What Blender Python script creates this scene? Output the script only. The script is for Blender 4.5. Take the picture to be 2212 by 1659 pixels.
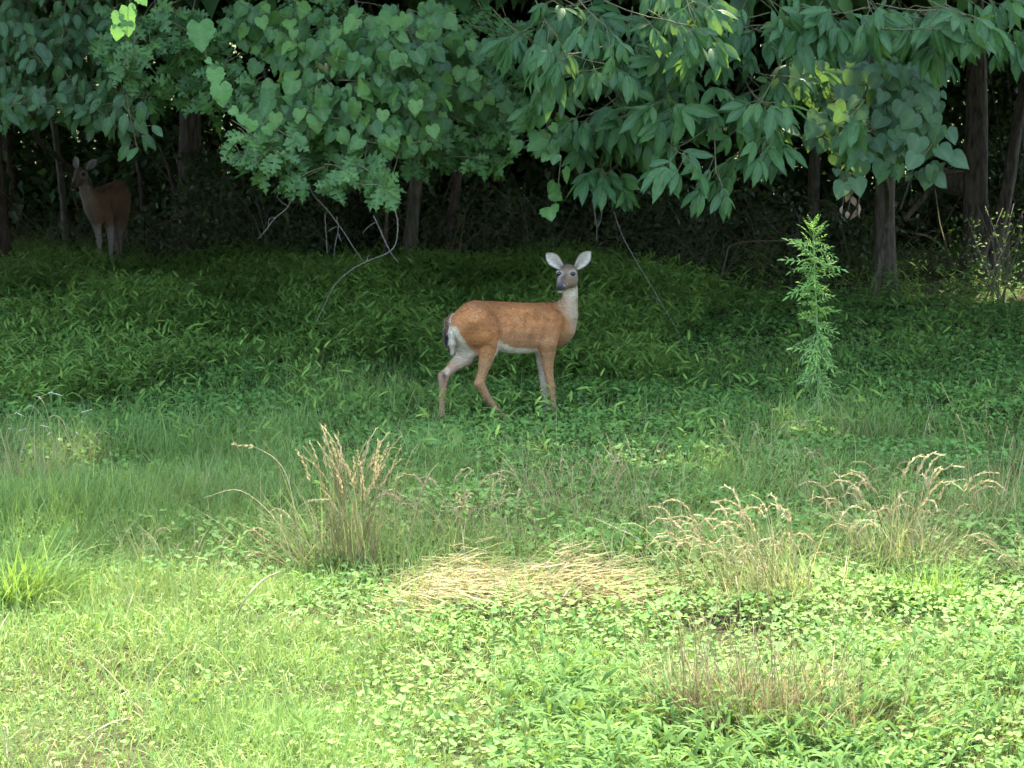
import bpy, math, random
import numpy as np
from mathutils import Matrix, Vector
R = math.radians
rng = np.random.default_rng(7)
random.seed(7)
for o in list(bpy.data.objects):
    bpy.data.objects.remove(o)
scene = bpy.context.scene
COL = scene.collection

# ------------------------------------------------------------------ camera
CAM = np.array([0.0, 0.0, 2.86]); PITCH = 9.27; FPX = 4930.0      # photo plane 2212 x 1659
cam_d = bpy.data.cameras.new('camera'); cam_d.sensor_width = 36.0
cam_d.lens = 36.0 * FPX / 2212.0; cam_d.clip_end = 2000; cam_d.clip_start = 0.1
cam = bpy.data.objects.new('camera', cam_d); COL.objects.link(cam)
cam.location = CAM; cam.rotation_euler = (R(90 - PITCH), 0, 0)
scene.camera = cam

# ------------------------------------------------------------------ sky + sun
SUN_EL, SUN_AZ = 59.0, 10.0                                        # azimuth from +Y towards +X
world = bpy.data.worlds.new('World'); scene.world = world; world.use_nodes = True
wn = world.node_tree.nodes; wl = world.node_tree.links
bg = wn['Background']; sky = wn.new('ShaderNodeTexSky'); sky.sky_type = 'NISHITA'
sky.sun_disc = False; sky.sun_elevation = R(SUN_EL); sky.sun_rotation = R(SUN_AZ)
sky.air_density = 1.0; sky.dust_density = 4.0; sky.ozone_density = 0.4
wl.new(sky.outputs[0], bg.inputs[0]); bg.inputs[1].default_value = 0.15
sun_d = bpy.data.lights.new('sun', 'SUN'); sun_d.energy = 2.0; sun_d.angle = R(0.53); sun_d.color = (1.0, 0.93, 0.76)
sun = bpy.data.objects.new('sun', sun_d); COL.objects.link(sun)
SUNV = np.array([math.cos(R(SUN_EL)) * math.sin(R(SUN_AZ)), math.cos(R(SUN_EL)) * math.cos(R(SUN_AZ)), math.sin(R(SUN_EL))])
sun.rotation_euler = Vector(SUNV).to_track_quat('Z', 'Y').to_euler(); sun.location = (0, 20, 40)
scene.view_settings.view_transform = 'Standard'; scene.view_settings.look = 'None'
scene.view_settings.gamma = 1.0; scene.view_settings.use_curve_mapping = False
scene.view_settings.exposure = 3.35
cy = scene.cycles
cy.max_bounces = 7; cy.diffuse_bounces = 4; cy.glossy_bounces = 2; cy.transmission_bounces = 4; cy.transparent_max_bounces = 4
cy.use_adaptive_sampling = True; cy.adaptive_threshold = 0.012
cy.caustics_reflective = False; cy.caustics_refractive = False
cy.sample_clamp_indirect = 6.0
cy.use_denoising = True; cy.denoiser = 'OPENIMAGEDENOISE'; cy.denoising_input_passes = 'RGB_ALBEDO_NORMAL'; cy.denoising_prefilter = 'ACCURATE'

# ------------------------------------------------------------------ pixel <-> place
FWD = np.array([0, math.cos(R(PITCH)), -math.sin(R(PITCH))]); UP = np.array([0, math.sin(R(PITCH)), math.cos(R(PITCH))])
def ray(px, py):
    px = np.asarray(px, float); py = np.asarray(py, float)
    return FWD + ((px - 1106) / FPX)[..., None] * np.array([1.0, 0, 0]) - ((py - 829.5) / FPX)[..., None] * UP
def P(px, py, Y):                       # point at distance Y seen at (px, py)
    d = ray(px, py); return CAM + d * (np.asarray(Y, float) / d[..., 1])[..., None]
def proj(p):
    q = np.asarray(p, float) - CAM
    z = q @ FWD; return 1106 + FPX * q[..., 0] / z, 829.5 - FPX * (q @ UP) / z
def zg(x, y):                           # ground height
    x = np.asarray(x, float); y = np.asarray(y, float)
    return (0.035 * np.sin(x * 0.9 + 1.3) * np.sin(y * 0.55 + .4) + 0.02 * np.sin(x * 2.3 + y * 1.1) + 0.012 * np.sin(y * 3.1 - x * 1.7))
def G(px, py):                          # ground point under a pixel
    d = ray(px, py); p = CAM + d * (-CAM[2] / d[..., 2])[..., None]
    p = np.array(p)
    for _ in range(3):
        z = zg(p[..., 0], p[..., 1]); t = (z - CAM[2]) / d[..., 2]; p = CAM + d * t[..., None]
    return p
def noise2(x, y, s, seed=0):
    r = np.random.default_rng(seed + 1000); out = 0
    for k in range(7):
        a = r.uniform(0, 2 * math.pi); f = s * r.uniform(.6, 1.9); ph = r.uniform(0, 6.28)
        out = out + np.sin((x * math.cos(a) + y * math.sin(a)) * f + ph)
    return out / 7 ** .5
def smooth(a, lo, hi):
    t = np.clip((a - lo) / (hi - lo), 0, 1); return t * t * (3 - 2 * t)

# ------------------------------------------------------------------ mesh helpers
def mesh_np(name, V, F, attrs=None, colors=None, mats=None, smooth_shade=True, fmat=None):
    V = np.ascontiguousarray(V, np.float32); F = np.ascontiguousarray(F, np.int32)
    me = bpy.data.meshes.new(name); n = len(F); k = F.shape[1]
    me.vertices.add(len(V)); me.vertices.foreach_set('co', V.ravel())
    me.loops.add(n * k); me.loops.foreach_set('vertex_index', F.ravel())
    me.polygons.add(n); me.polygons.foreach_set('loop_start', np.arange(0, n * k, k, dtype=np.int32))
    me.polygons.foreach_set('use_smooth', np.full(n, smooth_shade, dtype=bool))
    if fmat is not None: me.polygons.foreach_set('material_index', np.ascontiguousarray(fmat, np.int32))
    for m in (mats or []): me.materials.append(m)
    me.update(calc_edges=True)
    for an, av in (attrs or {}).items():
        a = me.attributes.new(an, 'FLOAT', 'POINT'); a.data.foreach_set('value', np.ascontiguousarray(av, np.float32))
    for an, av in (colors or {}).items():
        a = me.attributes.new(an, 'FLOAT_COLOR', 'POINT')
        c = np.ones((len(V), 4), np.float32); c[:, :3] = av; a.data.foreach_set('color', c.ravel())
    return me
def link(name, me, parent=None, loc=None, **props):
    o = bpy.data.objects.new(name, me); COL.objects.link(o)
    if parent is not None: o.parent = parent
    if loc is not None: o.location = loc
    for k, v in props.items(): o[k] = v
    return o
def thing(name, label, cat, loc, group=None):
    o = link(name, None, None, loc, label=label, category=cat); o.empty_display_size = .1
    if group: o['group'] = group
    return o
def norm(a): return a / np.maximum(np.linalg.norm(a, axis=-1, keepdims=True), 1e-9)
def frames(d, n):                       # rotation matrices, x along d, z near n
    d = norm(d); z = n - (n * d).sum(-1, keepdims=True) * d; z = norm(z); y = np.cross(z, d)
    return np.stack([d, y, z], axis=-1)
def stamp(T, pos, M, scale, rnd=None, tmpl=None):
    """T: list of (V,F,mid) templates -> merged arrays"""
    n = len(pos); rnd = rng.random(n) if rnd is None else rnd
    tmpl = rng.integers(0, len(T), n) if tmpl is None else tmpl
    if np.ndim(scale) == 1: scale = np.repeat(np.asarray(scale)[:, None], 3, 1)
    Vs, Fs, As, Ms = [], [], [], []; base = 0
    for k, (V, F, mid) in enumerate(T):
        s = np.where(tmpl == k)[0]
        if len(s) == 0: continue
        W = V[None] * scale[s][:, None, :]
        W = np.einsum('nij,nvj->nvi', M[s], W) + pos[s][:, None, :]
        Fs.append((F[None] + (base + np.arange(len(s)) * len(V))[:, None, None]).reshape(-1, 3))
        Vs.append(W.reshape(-1, 3)); base += len(s) * len(V)
        As.append(np.repeat(rnd[s], len(V))); Ms.append(np.tile(mid, len(s)))
    return np.concatenate(Vs), np.concatenate(Fs), np.concatenate(As), np.concatenate(Ms)
def tube(pts, rad, sides=6, jitter=0.0, cap=True):
    pts = np.asarray(pts, float); rad = np.broadcast_to(np.asarray(rad, float), (len(pts),))
    t = norm(np.gradient(pts, axis=0)); ref = np.array([0.0, 1, 0]) if abs(t[0, 1]) < .8 else np.array([1.0, 0, 0])
    V = []; F = []
    for i in range(len(pts)):
        a = ref - (ref @ t[i]) * t[i]; a /= np.linalg.norm(a); b = np.cross(t[i], a); ref = a
        for k in range(sides):
            th = 2 * math.pi * k / sides; r = rad[i] * (1 + (rng.uniform(-jitter, jitter) if jitter else 0))
            V.append(pts[i] + r * (math.cos(th) * a + math.sin(th) * b))
    for i in range(len(pts) - 1):
        for k in range(sides):
            a = i * sides + k; b = i * sides + (k + 1) % sides; F += [(a, b, b + sides), (a, b + sides, a + sides)]
    if cap:
        V.append(pts[-1]); c = len(V) - 1; o = (len(pts) - 1) * sides
        F += [(o + k, o + (k + 1) % sides, c) for k in range(sides)]
    return np.array(V), np.array(F)
def merge(parts):
    Vs, Fs, b = [], [], 0
    for V, F in parts: Vs.append(V); Fs.append(F + b); b += len(V)
    return np.concatenate(Vs), np.concatenate(Fs)
def spline(pts, n):
    pts = np.asarray(pts, float); m = len(pts)
    p = np.vstack([2 * pts[0] - pts[1], pts, 2 * pts[-1] - pts[-2]]); out = []
    for u in np.linspace(0, m - 1 - 1e-6, n):
        i = int(u); t = u - i; a, b, c, d = p[i:i + 4]
        out.append(.5 * (2 * b + (c - a) * t + (2 * a - 5 * b + 4 * c - d) * t * t + (3 * b - a - 3 * c + d) * t ** 3))
    return np.array(out)

# ------------------------------------------------------------------ materials
def nodes(name):
    m = bpy.data.materials.new(name); m.use_nodes = True; nt = m.node_tree
    return m, nt, nt.nodes['Principled BSDF'], nt.nodes['Material Output']
def leaf_mat(name, cols, trans=(.2, .34, .04), tw=.4, rough=.48, spec=.3, per_object=False, mid=.25):
    cols = [(c[0] * .92, c[1], c[2] * .95) if c[1] > c[0] * 1.15 else c for c in cols]
    m, nt, pb, out = nodes(name); N = nt.nodes; L = nt.links
    rp = N.new('ShaderNodeValToRGB'); rp.color_ramp.interpolation = 'LINEAR'
    el = rp.color_ramp.elements
    for i, c in enumerate(cols):
        e = el[i] if i < 2 else el.new(1.0)
        e.position = i / (len(cols) - 1); e.color = (*c, 1)
    for i, c in enumerate(cols): pass
    if per_object:
        src = N.new('ShaderNodeObjectInfo').outputs['Random']
    else:
        a = N.new('ShaderNodeAttribute'); a.attribute_name = 'rnd'; src = a.outputs['Fac']
    L.new(src, rp.inputs[0])
    tx = N.new('ShaderNodeTexCoord'); nz = N.new('ShaderNodeTexNoise'); nz.inputs['Scale'].default_value = 9.0 if per_object else 2.2
    L.new(tx.outputs['Object'], nz.inputs['Vector'])
    hs = N.new('ShaderNodeHueSaturation'); L.new(rp.outputs[0], hs.inputs['Color'])
    mr = N.new('ShaderNodeMapRange'); mr.inputs[1].default_value = .3; mr.inputs[2].default_value = .7; mr.inputs[3].default_value = .78; mr.inputs[4].default_value = 1.22
    L.new(nz.outputs['Fac'], mr.inputs[0]); L.new(mr.outputs[0], hs.inputs['Value'])
    am = N.new('ShaderNodeAttribute'); am.attribute_name = 'mid'
    pw = N.new('ShaderNodeMath'); pw.operation = 'POWER'; L.new(am.outputs['Fac'], pw.inputs[0]); pw.inputs[1].default_value = 6.0
    ml = N.new('ShaderNodeMath'); ml.operation = 'MULTIPLY'; L.new(pw.outputs[0], ml.inputs[0]); ml.inputs[1].default_value = mid
    mx = N.new('ShaderNodeMix'); mx.data_type = 'RGBA'; L.new(ml.outputs[0], mx.inputs[0]); L.new(hs.outputs[0], mx.inputs[6]); mx.inputs[7].default_value = (.22, .30, .12, 1)
    L.new(mx.outputs[2], pb.inputs['Base Color']); pb.inputs['Roughness'].default_value = rough; pb.inputs['Specular IOR Level'].default_value = spec
    tr = N.new('ShaderNodeBsdfTranslucent')
    tm = N.new('ShaderNodeMix'); tm.data_type = 'RGBA'; tm.inputs[0].default_value = .6; L.new(hs.outputs[0], tm.inputs[6]); tm.inputs[7].default_value = (*trans, 1)
    L.new(tm.outputs[2], tr.inputs['Color'])
    ms = N.new('ShaderNodeMixShader'); ms.inputs[0].default_value = tw
    L.new(pb.outputs[0], ms.inputs[1]); L.new(tr.outputs[0], ms.inputs[2]); L.new(ms.outputs[0], out.inputs['Surface'])
    return m
def bark_mat(name, c1, c2, scale=(9, 9, 2.0), moss=None):
    m, nt, pb, out = nodes(name); N = nt.nodes; L = nt.links
    tx = N.new('ShaderNodeTexCoord'); mp = N.new('ShaderNodeMapping'); mp.inputs['Scale'].default_value = scale; L.new(tx.outputs['Object'], mp.inputs[0])
    nz = N.new('ShaderNodeTexNoise'); nz.inputs['Scale'].default_value = 3.0; nz.inputs['Detail'].default_value = 8; L.new(mp.outputs[0], nz.inputs['Vector'])
    rp = N.new('ShaderNodeValToRGB'); rp.color_ramp.elements[0].position = .32; rp.color_ramp.elements[1].position = .7
    rp.color_ramp.elements[0].color = (*c1, 1); rp.color_ramp.elements[1].color = (*c2, 1); L.new(nz.outputs['Fac'], rp.inputs[0])
    col = rp.outputs[0]
    if moss:
        n2 = N.new('ShaderNodeTexNoise'); n2.inputs['Scale'].default_value = 1.7; L.new(tx.outputs['Object'], n2.inputs['Vector'])
        r2 = N.new('ShaderNodeValToRGB'); r2.color_ramp.elements[0].position = .45; r2.color_ramp.elements[1].position = .6; L.new(n2.outputs['Fac'], r2.inputs[0])
        mx = N.new('ShaderNodeMix'); mx.data_type = 'RGBA'; L.new(r2.outputs[0], mx.inputs[0]); L.new(col, mx.inputs[6]); mx.inputs[7].default_value = (*moss, 1); col = mx.outputs[2]
    L.new(col, pb.inputs['Base Color']); pb.inputs['Roughness'].default_value = .9; pb.inputs['Specular IOR Level'].default_value = .2
    bp = N.new('ShaderNodeBump'); bp.inputs['Strength'].default_value = .7; bp.inputs['Distance'].default_value = .02; L.new(nz.outputs['Fac'], bp.inputs['Height']); L.new(bp.outputs[0], pb.inputs['Normal'])
    return m
M_oak = leaf_mat('oak leaf', [(.035, .085, .022), (.055, .125, .032), (.085, .165, .038)], per_object=True)
M_oak_s = leaf_mat('oak leaf mass', [(.035, .085, .022), (.055, .125, .032), (.08, .15, .036)])
M_grape = leaf_mat('grape leaf', [(.03, .08, .022), (.045, .11, .027), (.06, .135, .03), (.10, .19, .04)], per_object=True)
M_grape_s = leaf_mat('grape leaf mass', [(.03, .075, .024), (.042, .1, .03), (.06, .125, .034)])
M_hick = leaf_mat('hickory leaf', [(.032, .085, .03), (.042, .105, .035), (.06, .135, .038)], rough=.45, spec=.27, per_object=True)
M_hick_s = leaf_mat('hickory leaf mass', [(.03, .08, .028), (.042, .105, .035), (.055, .125, .036)], rough=.45, spec=.27)
M_red = leaf_mat('redbud leaf', [(.038, .085, .036), (.05, .105, .042), (.06, .12, .045)], rough=.5, spec=.4, per_object=True)
M_red_s = leaf_mat('redbud leaf mass', [(.038, .085, .036), (.05, .105, .042), (.06, .12, .045)], rough=.5, spec=.4)
M_ovate = leaf_mat('dogwood leaf', [(.03, .07, .028), (.04, .09, .033), (.055, .115, .036)], per_object=True)
M_ovate_s = leaf_mat('dogwood leaf mass', [(.03, .07, .028), (.04, .09, .033), (.05, .105, .036)])
M_crown = leaf_mat('crown leaf mass', [(.03, .07, .02), (.045, .10, .026), (.06, .12, .03)], trans=(.10, .17, .02), tw=.3)
M_wood = leaf_mat('understory leaf', [(.03, .06, .022), (.045, .09, .026), (.07, .10, .035)], trans=(.12, .18, .03), tw=.3)
M_shrub = leaf_mat('shrub leaf', [(.04, .065, .025), (.05, .085, .03), (.075, .085, .04)], trans=(.14, .2, .04), tw=.3)
M_ivy = leaf_mat('ground ivy leaf', [(.07, .155, .038), (.10, .195, .043), (.145, .235, .046)], trans=(.22, .33, .04), tw=.24, rough=.65, spec=.15)
M_stilt = leaf_mat('stiltgrass leaf', [(.066, .128, .03), (.108, .185, .037), (.17, .235, .045)], trans=(.20, .29, .04), tw=.28, rough=.65, spec=.08)
M_grass = leaf_mat('grass blade', [(.08, .155, .04), (.14, .23, .055), (.24, .29, .08), (.38, .35, .16)], trans=(.26, .36, .07), tw=.28, rough=.55, spec=.2)
M_tuft = leaf_mat('tuft blade', [(.10, .15, .04), (.15, .19, .06), (.26, .24, .11), (.36, .28, .15)], trans=(.3, .36, .1), tw=.35, rough=.5)
M_lush = leaf_mat('lush blade', [(.09, .17, .035), (.12, .21, .04), (.17, .25, .06)], trans=(.27, .40, .05), tw=.36, rough=.5, spec=.2)
M_straw = leaf_mat('straw', [(.12, .10, .032), (.26, .215, .085), (.42, .36, .17)], trans=(.3, .24, .1), tw=.15, rough=.65, spec=.2)
M_drystem = leaf_mat('dry brown stem', [(.13, .115, .05), (.23, .20, .095), (.38, .33, .17)], trans=(.2, .16, .08), tw=.1, rough=.7, spec=.15)
M_head = leaf_mat('seed head', [(.27, .215, .10), (.37, .30, .155), (.47, .395, .23)], trans=(.4, .33, .18), tw=.35, rough=.7)
M_silver = leaf_mat('silver seed head', [(.42, .42, .36), (.52, .52, .46), (.6, .6, .54)], trans=(.5, .5, .42), tw=.35, rough=.7)
M_weed = leaf_mat('weed leaf', [(.18, .31, .075), (.23, .38, .09), (.29, .43, .11)], trans=(.24, .42, .07), tw=.4, rough=.5, per_object=True)
M_weedold = leaf_mat('withered weed leaf', [(.17, .27, .09), (.22, .32, .11), (.28, .36, .15)], trans=(.22, .3, .12), tw=.35, rough=.6, per_object=True)
M_weedstem = leaf_mat('weed stem', [(.15, .22, .08), (.17, .25, .09), (.2, .27, .1)], tw=.1, rough=.6)
M_brown = leaf_mat('dead leaf', [(.20, .13, .09), (.26, .17, .12), (.3, .2, .15)], trans=(.25, .15, .1), tw=.25, rough=.7, per_object=True)
M_lit = leaf_mat('fallen leaf', [(.10, .065, .04), (.16, .10, .06), (.24, .17, .10)], trans=(.2, .13, .08), tw=.15, rough=.8)
M_bark = bark_mat('grey brown bark', (.035, .028, .022), (.13, .105, .08))
M_barkm = bark_mat('mossy bark', (.04, .034, .025), (.14, .115, .085), moss=(.055, .065, .03))
M_barkr = bark_mat('red brown bark', (.035, .024, .018), (.10, .07, .052))
M_twig = bark_mat('grey twig bark', (.09, .078, .066), (.20, .18, .155), scale=(30, 30, 30))
M_twigd = bark_mat('green brown twig', (.07, .07, .035), (.14, .13, .06), scale=(30, 30, 30))

# ------------------------------------------------------------------ leaf outlines
def leaf_tmpl(outline, fold=.18, droop=.15, wav=.02, seed=0, curl=0.0):
    r = np.random.default_rng(seed); o = np.array([(0.0, 0.0)] + list(outline)); n = len(o)
    mx = np.linspace(0, 1, n); mx = .5 * mx + .5 * np.clip(np.maximum.accumulate(o[:, 0]), 0, 1)
    V = []; mid = []
    z = lambda x, y: fold * abs(y) - droop * x * x + curl * (y * y)
    for x in mx: V.append((x, 0, z(x, 0))); mid.append(1.0)
    for s in (1, -1):
        sk = 1 + r.uniform(-.08, .08)
        for x, y in o:
            V.append((x + r.normal(0, wav * .6), s * y * sk, z(x, y) + r.normal(0, wav))); mid.append(0.0)
    V = np.array(V); F = []
    for i in range(n - 1):
        a, b = i, i + 1; c, d = n + i, n + i + 1
        F += [(a, b, d), (a, d, c)]; c, d = 2 * n + i, 2 * n + i + 1; F += [(b, a, c), (b, c, d)]
    F = np.array([f for f in F if np.linalg.norm(np.cross(V[f[1]] - V[f[0]], V[f[2]] - V[f[0]])) > 1e-7])
    return V, F, np.array(mid)
OAK = [(.10, .03), (.18, .17), (.26, .06), (.36, .30), (.45, .33), (.47, .09), (.60, .26), (.71, .30), (.70, .08), (.82, .17), (.87, .05), (1, 0)]
GRAPE = [(-.11, .12), (-.16, .28), (-.06, .42), (.08, .50), (.2, .47), (.28, .55), (.42, .43), (.52, .45), (.64, .28), (.76, .24), (1, 0)]
HEART = [(-.1, .12), (-.12, .3), (0, .46), (.2, .52), (.45, .44), (.7, .27), (.88, .08), (1, 0)]
LEAFLET = [(.08, .06), (.25, .135), (.5, .175), (.7, .155), (.88, .06), (1, 0)]
OVATE = [(.05, .08), (.25, .24), (.45, .28), (.7, .2), (.9, .06), (1, 0)]
def variants(outline, n, fold=.18, droop=.2, wav=.018, seed=0):
    r = np.random.default_rng(seed)
    return [leaf_tmpl(outline, fold * r.uniform(.4, 1.5), droop * r.uniform(.2, 1.8), wav, seed * 31 + k, r.uniform(-.3, .3)) for k in range(n)]
T_OAK = variants(OAK, 6, seed=1); T_GRAPE = variants(GRAPE, 6, fold=.12, seed=2, wav=.025); T_HEART = variants(HEART, 5, fold=.15, seed=3)
T_LEAFLET = variants(LEAFLET, 6, fold=.25, droop=.28, seed=4, wav=.012); T_OVATE = variants(OVATE, 5, fold=.2, droop=.25, seed=5)
def simple(kind):
    if kind == 'kite':
        return np.array([(0, 0, 0), (.45, .28, .05), (1, 0, -.12), (.45, -.28, .05)], float), np.array([(0, 2, 1), (0, 3, 2)]), np.zeros(4)
    if kind == 'lance':
        V = np.array([(0, 0, 0), (.3, .085, .06), (.3, -.085, .06), (.68, .07, .04), (.68, -.07, .04), (1, 0, -.1)], float)
        return V, np.array([(0, 2, 1), (1, 2, 4), (1, 4, 3), (3, 4, 5)]), np.zeros(6)
T_KITE = [simple('kite')]; T_LANCE = [simple('lance')]
def blade_tmpl(bend, segs=2):
    V = []; ang = 0; p = np.array([0.0, 0, 0])
    for i in range(segs + 1):
        w = .5 * (1 - (i / segs) ** 1.6)
        if i < segs: V += [(p[0], w, p[2]), (p[0], -w, p[2])]
        else: V += [(p[0], 0, p[2])]
        ang += bend / segs; p = p + np.array([math.sin(ang), 0, math.cos(ang)]) / segs
    F = []
    for i in range(segs - 1): a = 2 * i; F += [(a, a + 1, a + 3), (a, a + 3, a + 2)]
    F.append((2 * segs - 2, 2 * segs - 1, 2 * segs))
    return np.array(V), np.array(F), np.zeros(len(V))
T_BLADE = [blade_tmpl(b) for b in (.25, .5, .8, 1.1, 1.5, 2.0)]
T_ARCH = [blade_tmpl(b, 5) for b in (.7, 1.1, 1.5, 1.9, 2.3)]
def round_tmpl(seed):
    r = np.random.default_rng(seed); V = [(0.05, 0, -.16)]; n = 6
    for k in range(n):
        a = math.pi + 2 * math.pi * k / n; q = 1 * r.uniform(.86, 1.1) * (.45 if k == 0 else 1)
        V.append((q * math.cos(a), q * math.sin(a), r.normal(0, .09) + (.0 if k else -.1)))
    return np.array(V), np.array([(0, 1 + k, 1 + (k + 1) % n) for k in range(n)]), np.array([1.0] + [0] * n)
T_ROUND = [round_tmpl(k) for k in range(5)]
# ================================================================== GROUND
def ground():
    xs = np.concatenate([-np.geomspace(300, 9, 14), np.linspace(-8.5, 8.5, 69), np.geomspace(9, 300, 14)])
    ys = np.concatenate([np.array([-60, -20, -5, 2]), np.linspace(5, 34, 117), np.geomspace(35, 500, 18)])
    X, Y = np.meshgrid(xs, ys); V = np.stack([X, Y, zg(X, Y)], -1).reshape(-1, 3); nx = len(xs)
    i, j = np.meshgrid(np.arange(len(ys) - 1), np.arange(nx - 1), indexing='ij'); a = (i * nx + j).ravel()
    F = np.stack([a, a + 1, a + nx + 1, a + nx], 1)
    m, nt, pb, out = nodes('soil and moss'); N = nt.nodes; L = nt.links
    tx = N.new('ShaderNodeTexCoord'); nz = N.new('ShaderNodeTexNoise'); nz.inputs['Scale'].default_value = 1.5; nz.inputs['Detail'].default_value = 9; L.new(tx.outputs['Object'], nz.inputs[0])
    rp = N.new('ShaderNodeValToRGB'); e = rp.color_ramp.elements; e[0].position = .35; e[1].position = .68
    e[0].color = (.045, .04, .02, 1); e[1].color = (.06, .095, .028, 1); L.new(nz.outputs['Fac'], rp.inputs[0]); L.new(rp.outputs[0], pb.inputs['Base Color'])
    pb.inputs['Roughness'].default_value = 1; pb.inputs['Specular IOR Level'].default_value = .05
    n2 = N.new('ShaderNodeTexNoise'); n2.inputs['Scale'].default_value = 30; n2.inputs['Detail'].default_value = 6; L.new(tx.outputs['Object'], n2.inputs[0])
    bp = N.new('ShaderNodeBump'); bp.inputs['Distance'].default_value = .04; bp.inputs['Strength'].default_value = 1; L.new(n2.outputs['Fac'], bp.inputs['Height']); L.new(bp.outputs[0], pb.inputs['Normal'])
    link('ground', mesh_np('ground', V, F, mats=[m]), kind='structure', label='soil of the clearing under the grass and ground cover')
ground()

def scatter(n_m2, y0=7.6, y1=27.5):
    half = lambda v: .2244 * v + np.interp(v, [7.6, 13, 20], [1.9, 1.3, .5])
    yy = np.linspace(y0, y1, 400); n = int(n_m2 * (2 * half(yy)).mean() * (y1 - y0)); y = np.zeros(0)
    while len(y) < n:
        c = rng.uniform(y0, y1, n); y = np.concatenate([y, c[rng.random(n) * half(y1) * 1.05 < half(c)]])
    y = y[:n]; return rng.uniform(-1, 1, n) * half(y), y
def p_y(y): return proj(np.stack([np.zeros_like(y), y, np.zeros_like(y)], -1))[1]
def zones(x, y):
    p = np.stack([x, y, np.zeros_like(x)], -1); px, py = proj(p)
    nA = noise2(x, y, 1.1, 1); nB = noise2(x, y, 2.4, 2)
    px = px + 90 * nA; pyn = py + 45 * nB
    back = smooth(-pyn, -860, -790) * smooth(-px, -1560, -1300)                 # stiltgrass at the back left and behind the deer
    front = smooth(pyn + .10 * (px - 1200), 1470, 1580) * smooth(px, 1060, 1320) * np.clip(.62 + .5 * nB, .12, .9)
    S = np.clip(back + front, 0, 1)
    mid_left = smooth(pyn, 900, 990) * smooth(-px, -800, -520)
    low_left = smooth(pyn, 1270, 1340) * smooth(-px + .25 * (pyn - 1300) + 130 * noise2(x, y, 2.2, 19), -1250, -480)
    mid_right = .55 * smooth(pyn, 900, 980) * smooth(-pyn, -1280, -1180) * smooth(px, 1300, 1700)
    center = .55 * smooth(pyn, 980, 1060) * smooth(-pyn, -1290, -1200) * smooth(px, 500, 640) * smooth(-px, -1500, -1350)
    Gz = np.clip(mid_left + low_left + mid_right + center, 0, 1)
    I = np.clip(1 - .85 * S - .72 * Gz, .1, 1)
    line = np.interp(px, [0, 300, 700, 1200, 1500, 1900, 2212], [556, 562, 584, 612, 628, 645, 655]) + 14 * nA; edge = smooth(p_y(y) - line, -22, 18)
    trample = 1 - .8 * np.exp(-((x - .02) / .42) ** 2 - ((y - 15.95) / .32) ** 2)
    mat = 1 - .75 * np.exp(-((px - 1115) / 260) ** 4 - ((p_y(y) - 1285) / 45) ** 4); I = I * mat
    return S * edge * trample * mat, Gz, I * np.maximum(edge, .04), px, py
# ---- round leaved creeper
def ground_ivy():
    x, y = scatter(1800); S, Gz, I, px, py = zones(x, y)
    k = rng.random(len(x)) < I * np.clip(.72 + .5 * noise2(x, y, 5, 5), .34, 1) * (1 - .55 * smooth(py, 1300, 1420) * smooth(-px, -950, -500)); x, y, py, px = x[k], y[k], py[k], px[k]
    h = .02 + .085 * rng.random(len(x)) ** .7 + .05 * np.clip(noise2(x, y, 3.2, 9), -1, 1.5) * rng.random(len(x)); h = np.clip(h, .012, .22)
    pos = np.stack([x, y, zg(x, y) + h], -1); n = len(x)
    nr = np.array([0, -.12, 1.0]) + rng.normal(0, .36, (n, 3)); d = rng.normal(0, 1, (n, 3)); d[:, 2] *= .15
    sz = rng.uniform(.010, .0235, n) * np.where(rng.random(n) < .06, 1.25, 1)
    V, F, r, m = stamp(T_ROUND, pos, frames(d, nr), sz * (1 - .16 * smooth(py, 1250, 1400) - .12 * smooth(py, 1250, 1400) * smooth(-px, -1000, -500)), rnd=np.clip(rng.normal(.38, .2, n) + .15 * noise2(x, y, 1.7, 3) + .28 * smooth(-y, -12.2, -10.6), 0, 1))  # rnd rises in the near strip: sunlit yellow put into the leaf colour
    link('ground_ivy', mesh_np('ground_ivy', V, F, {'rnd': r, 'mid': m}, mats=[M_ivy]), kind='stuff', label='low creeping ground cover with small round green leaves', category='ground cover')
ground_ivy()
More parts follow.
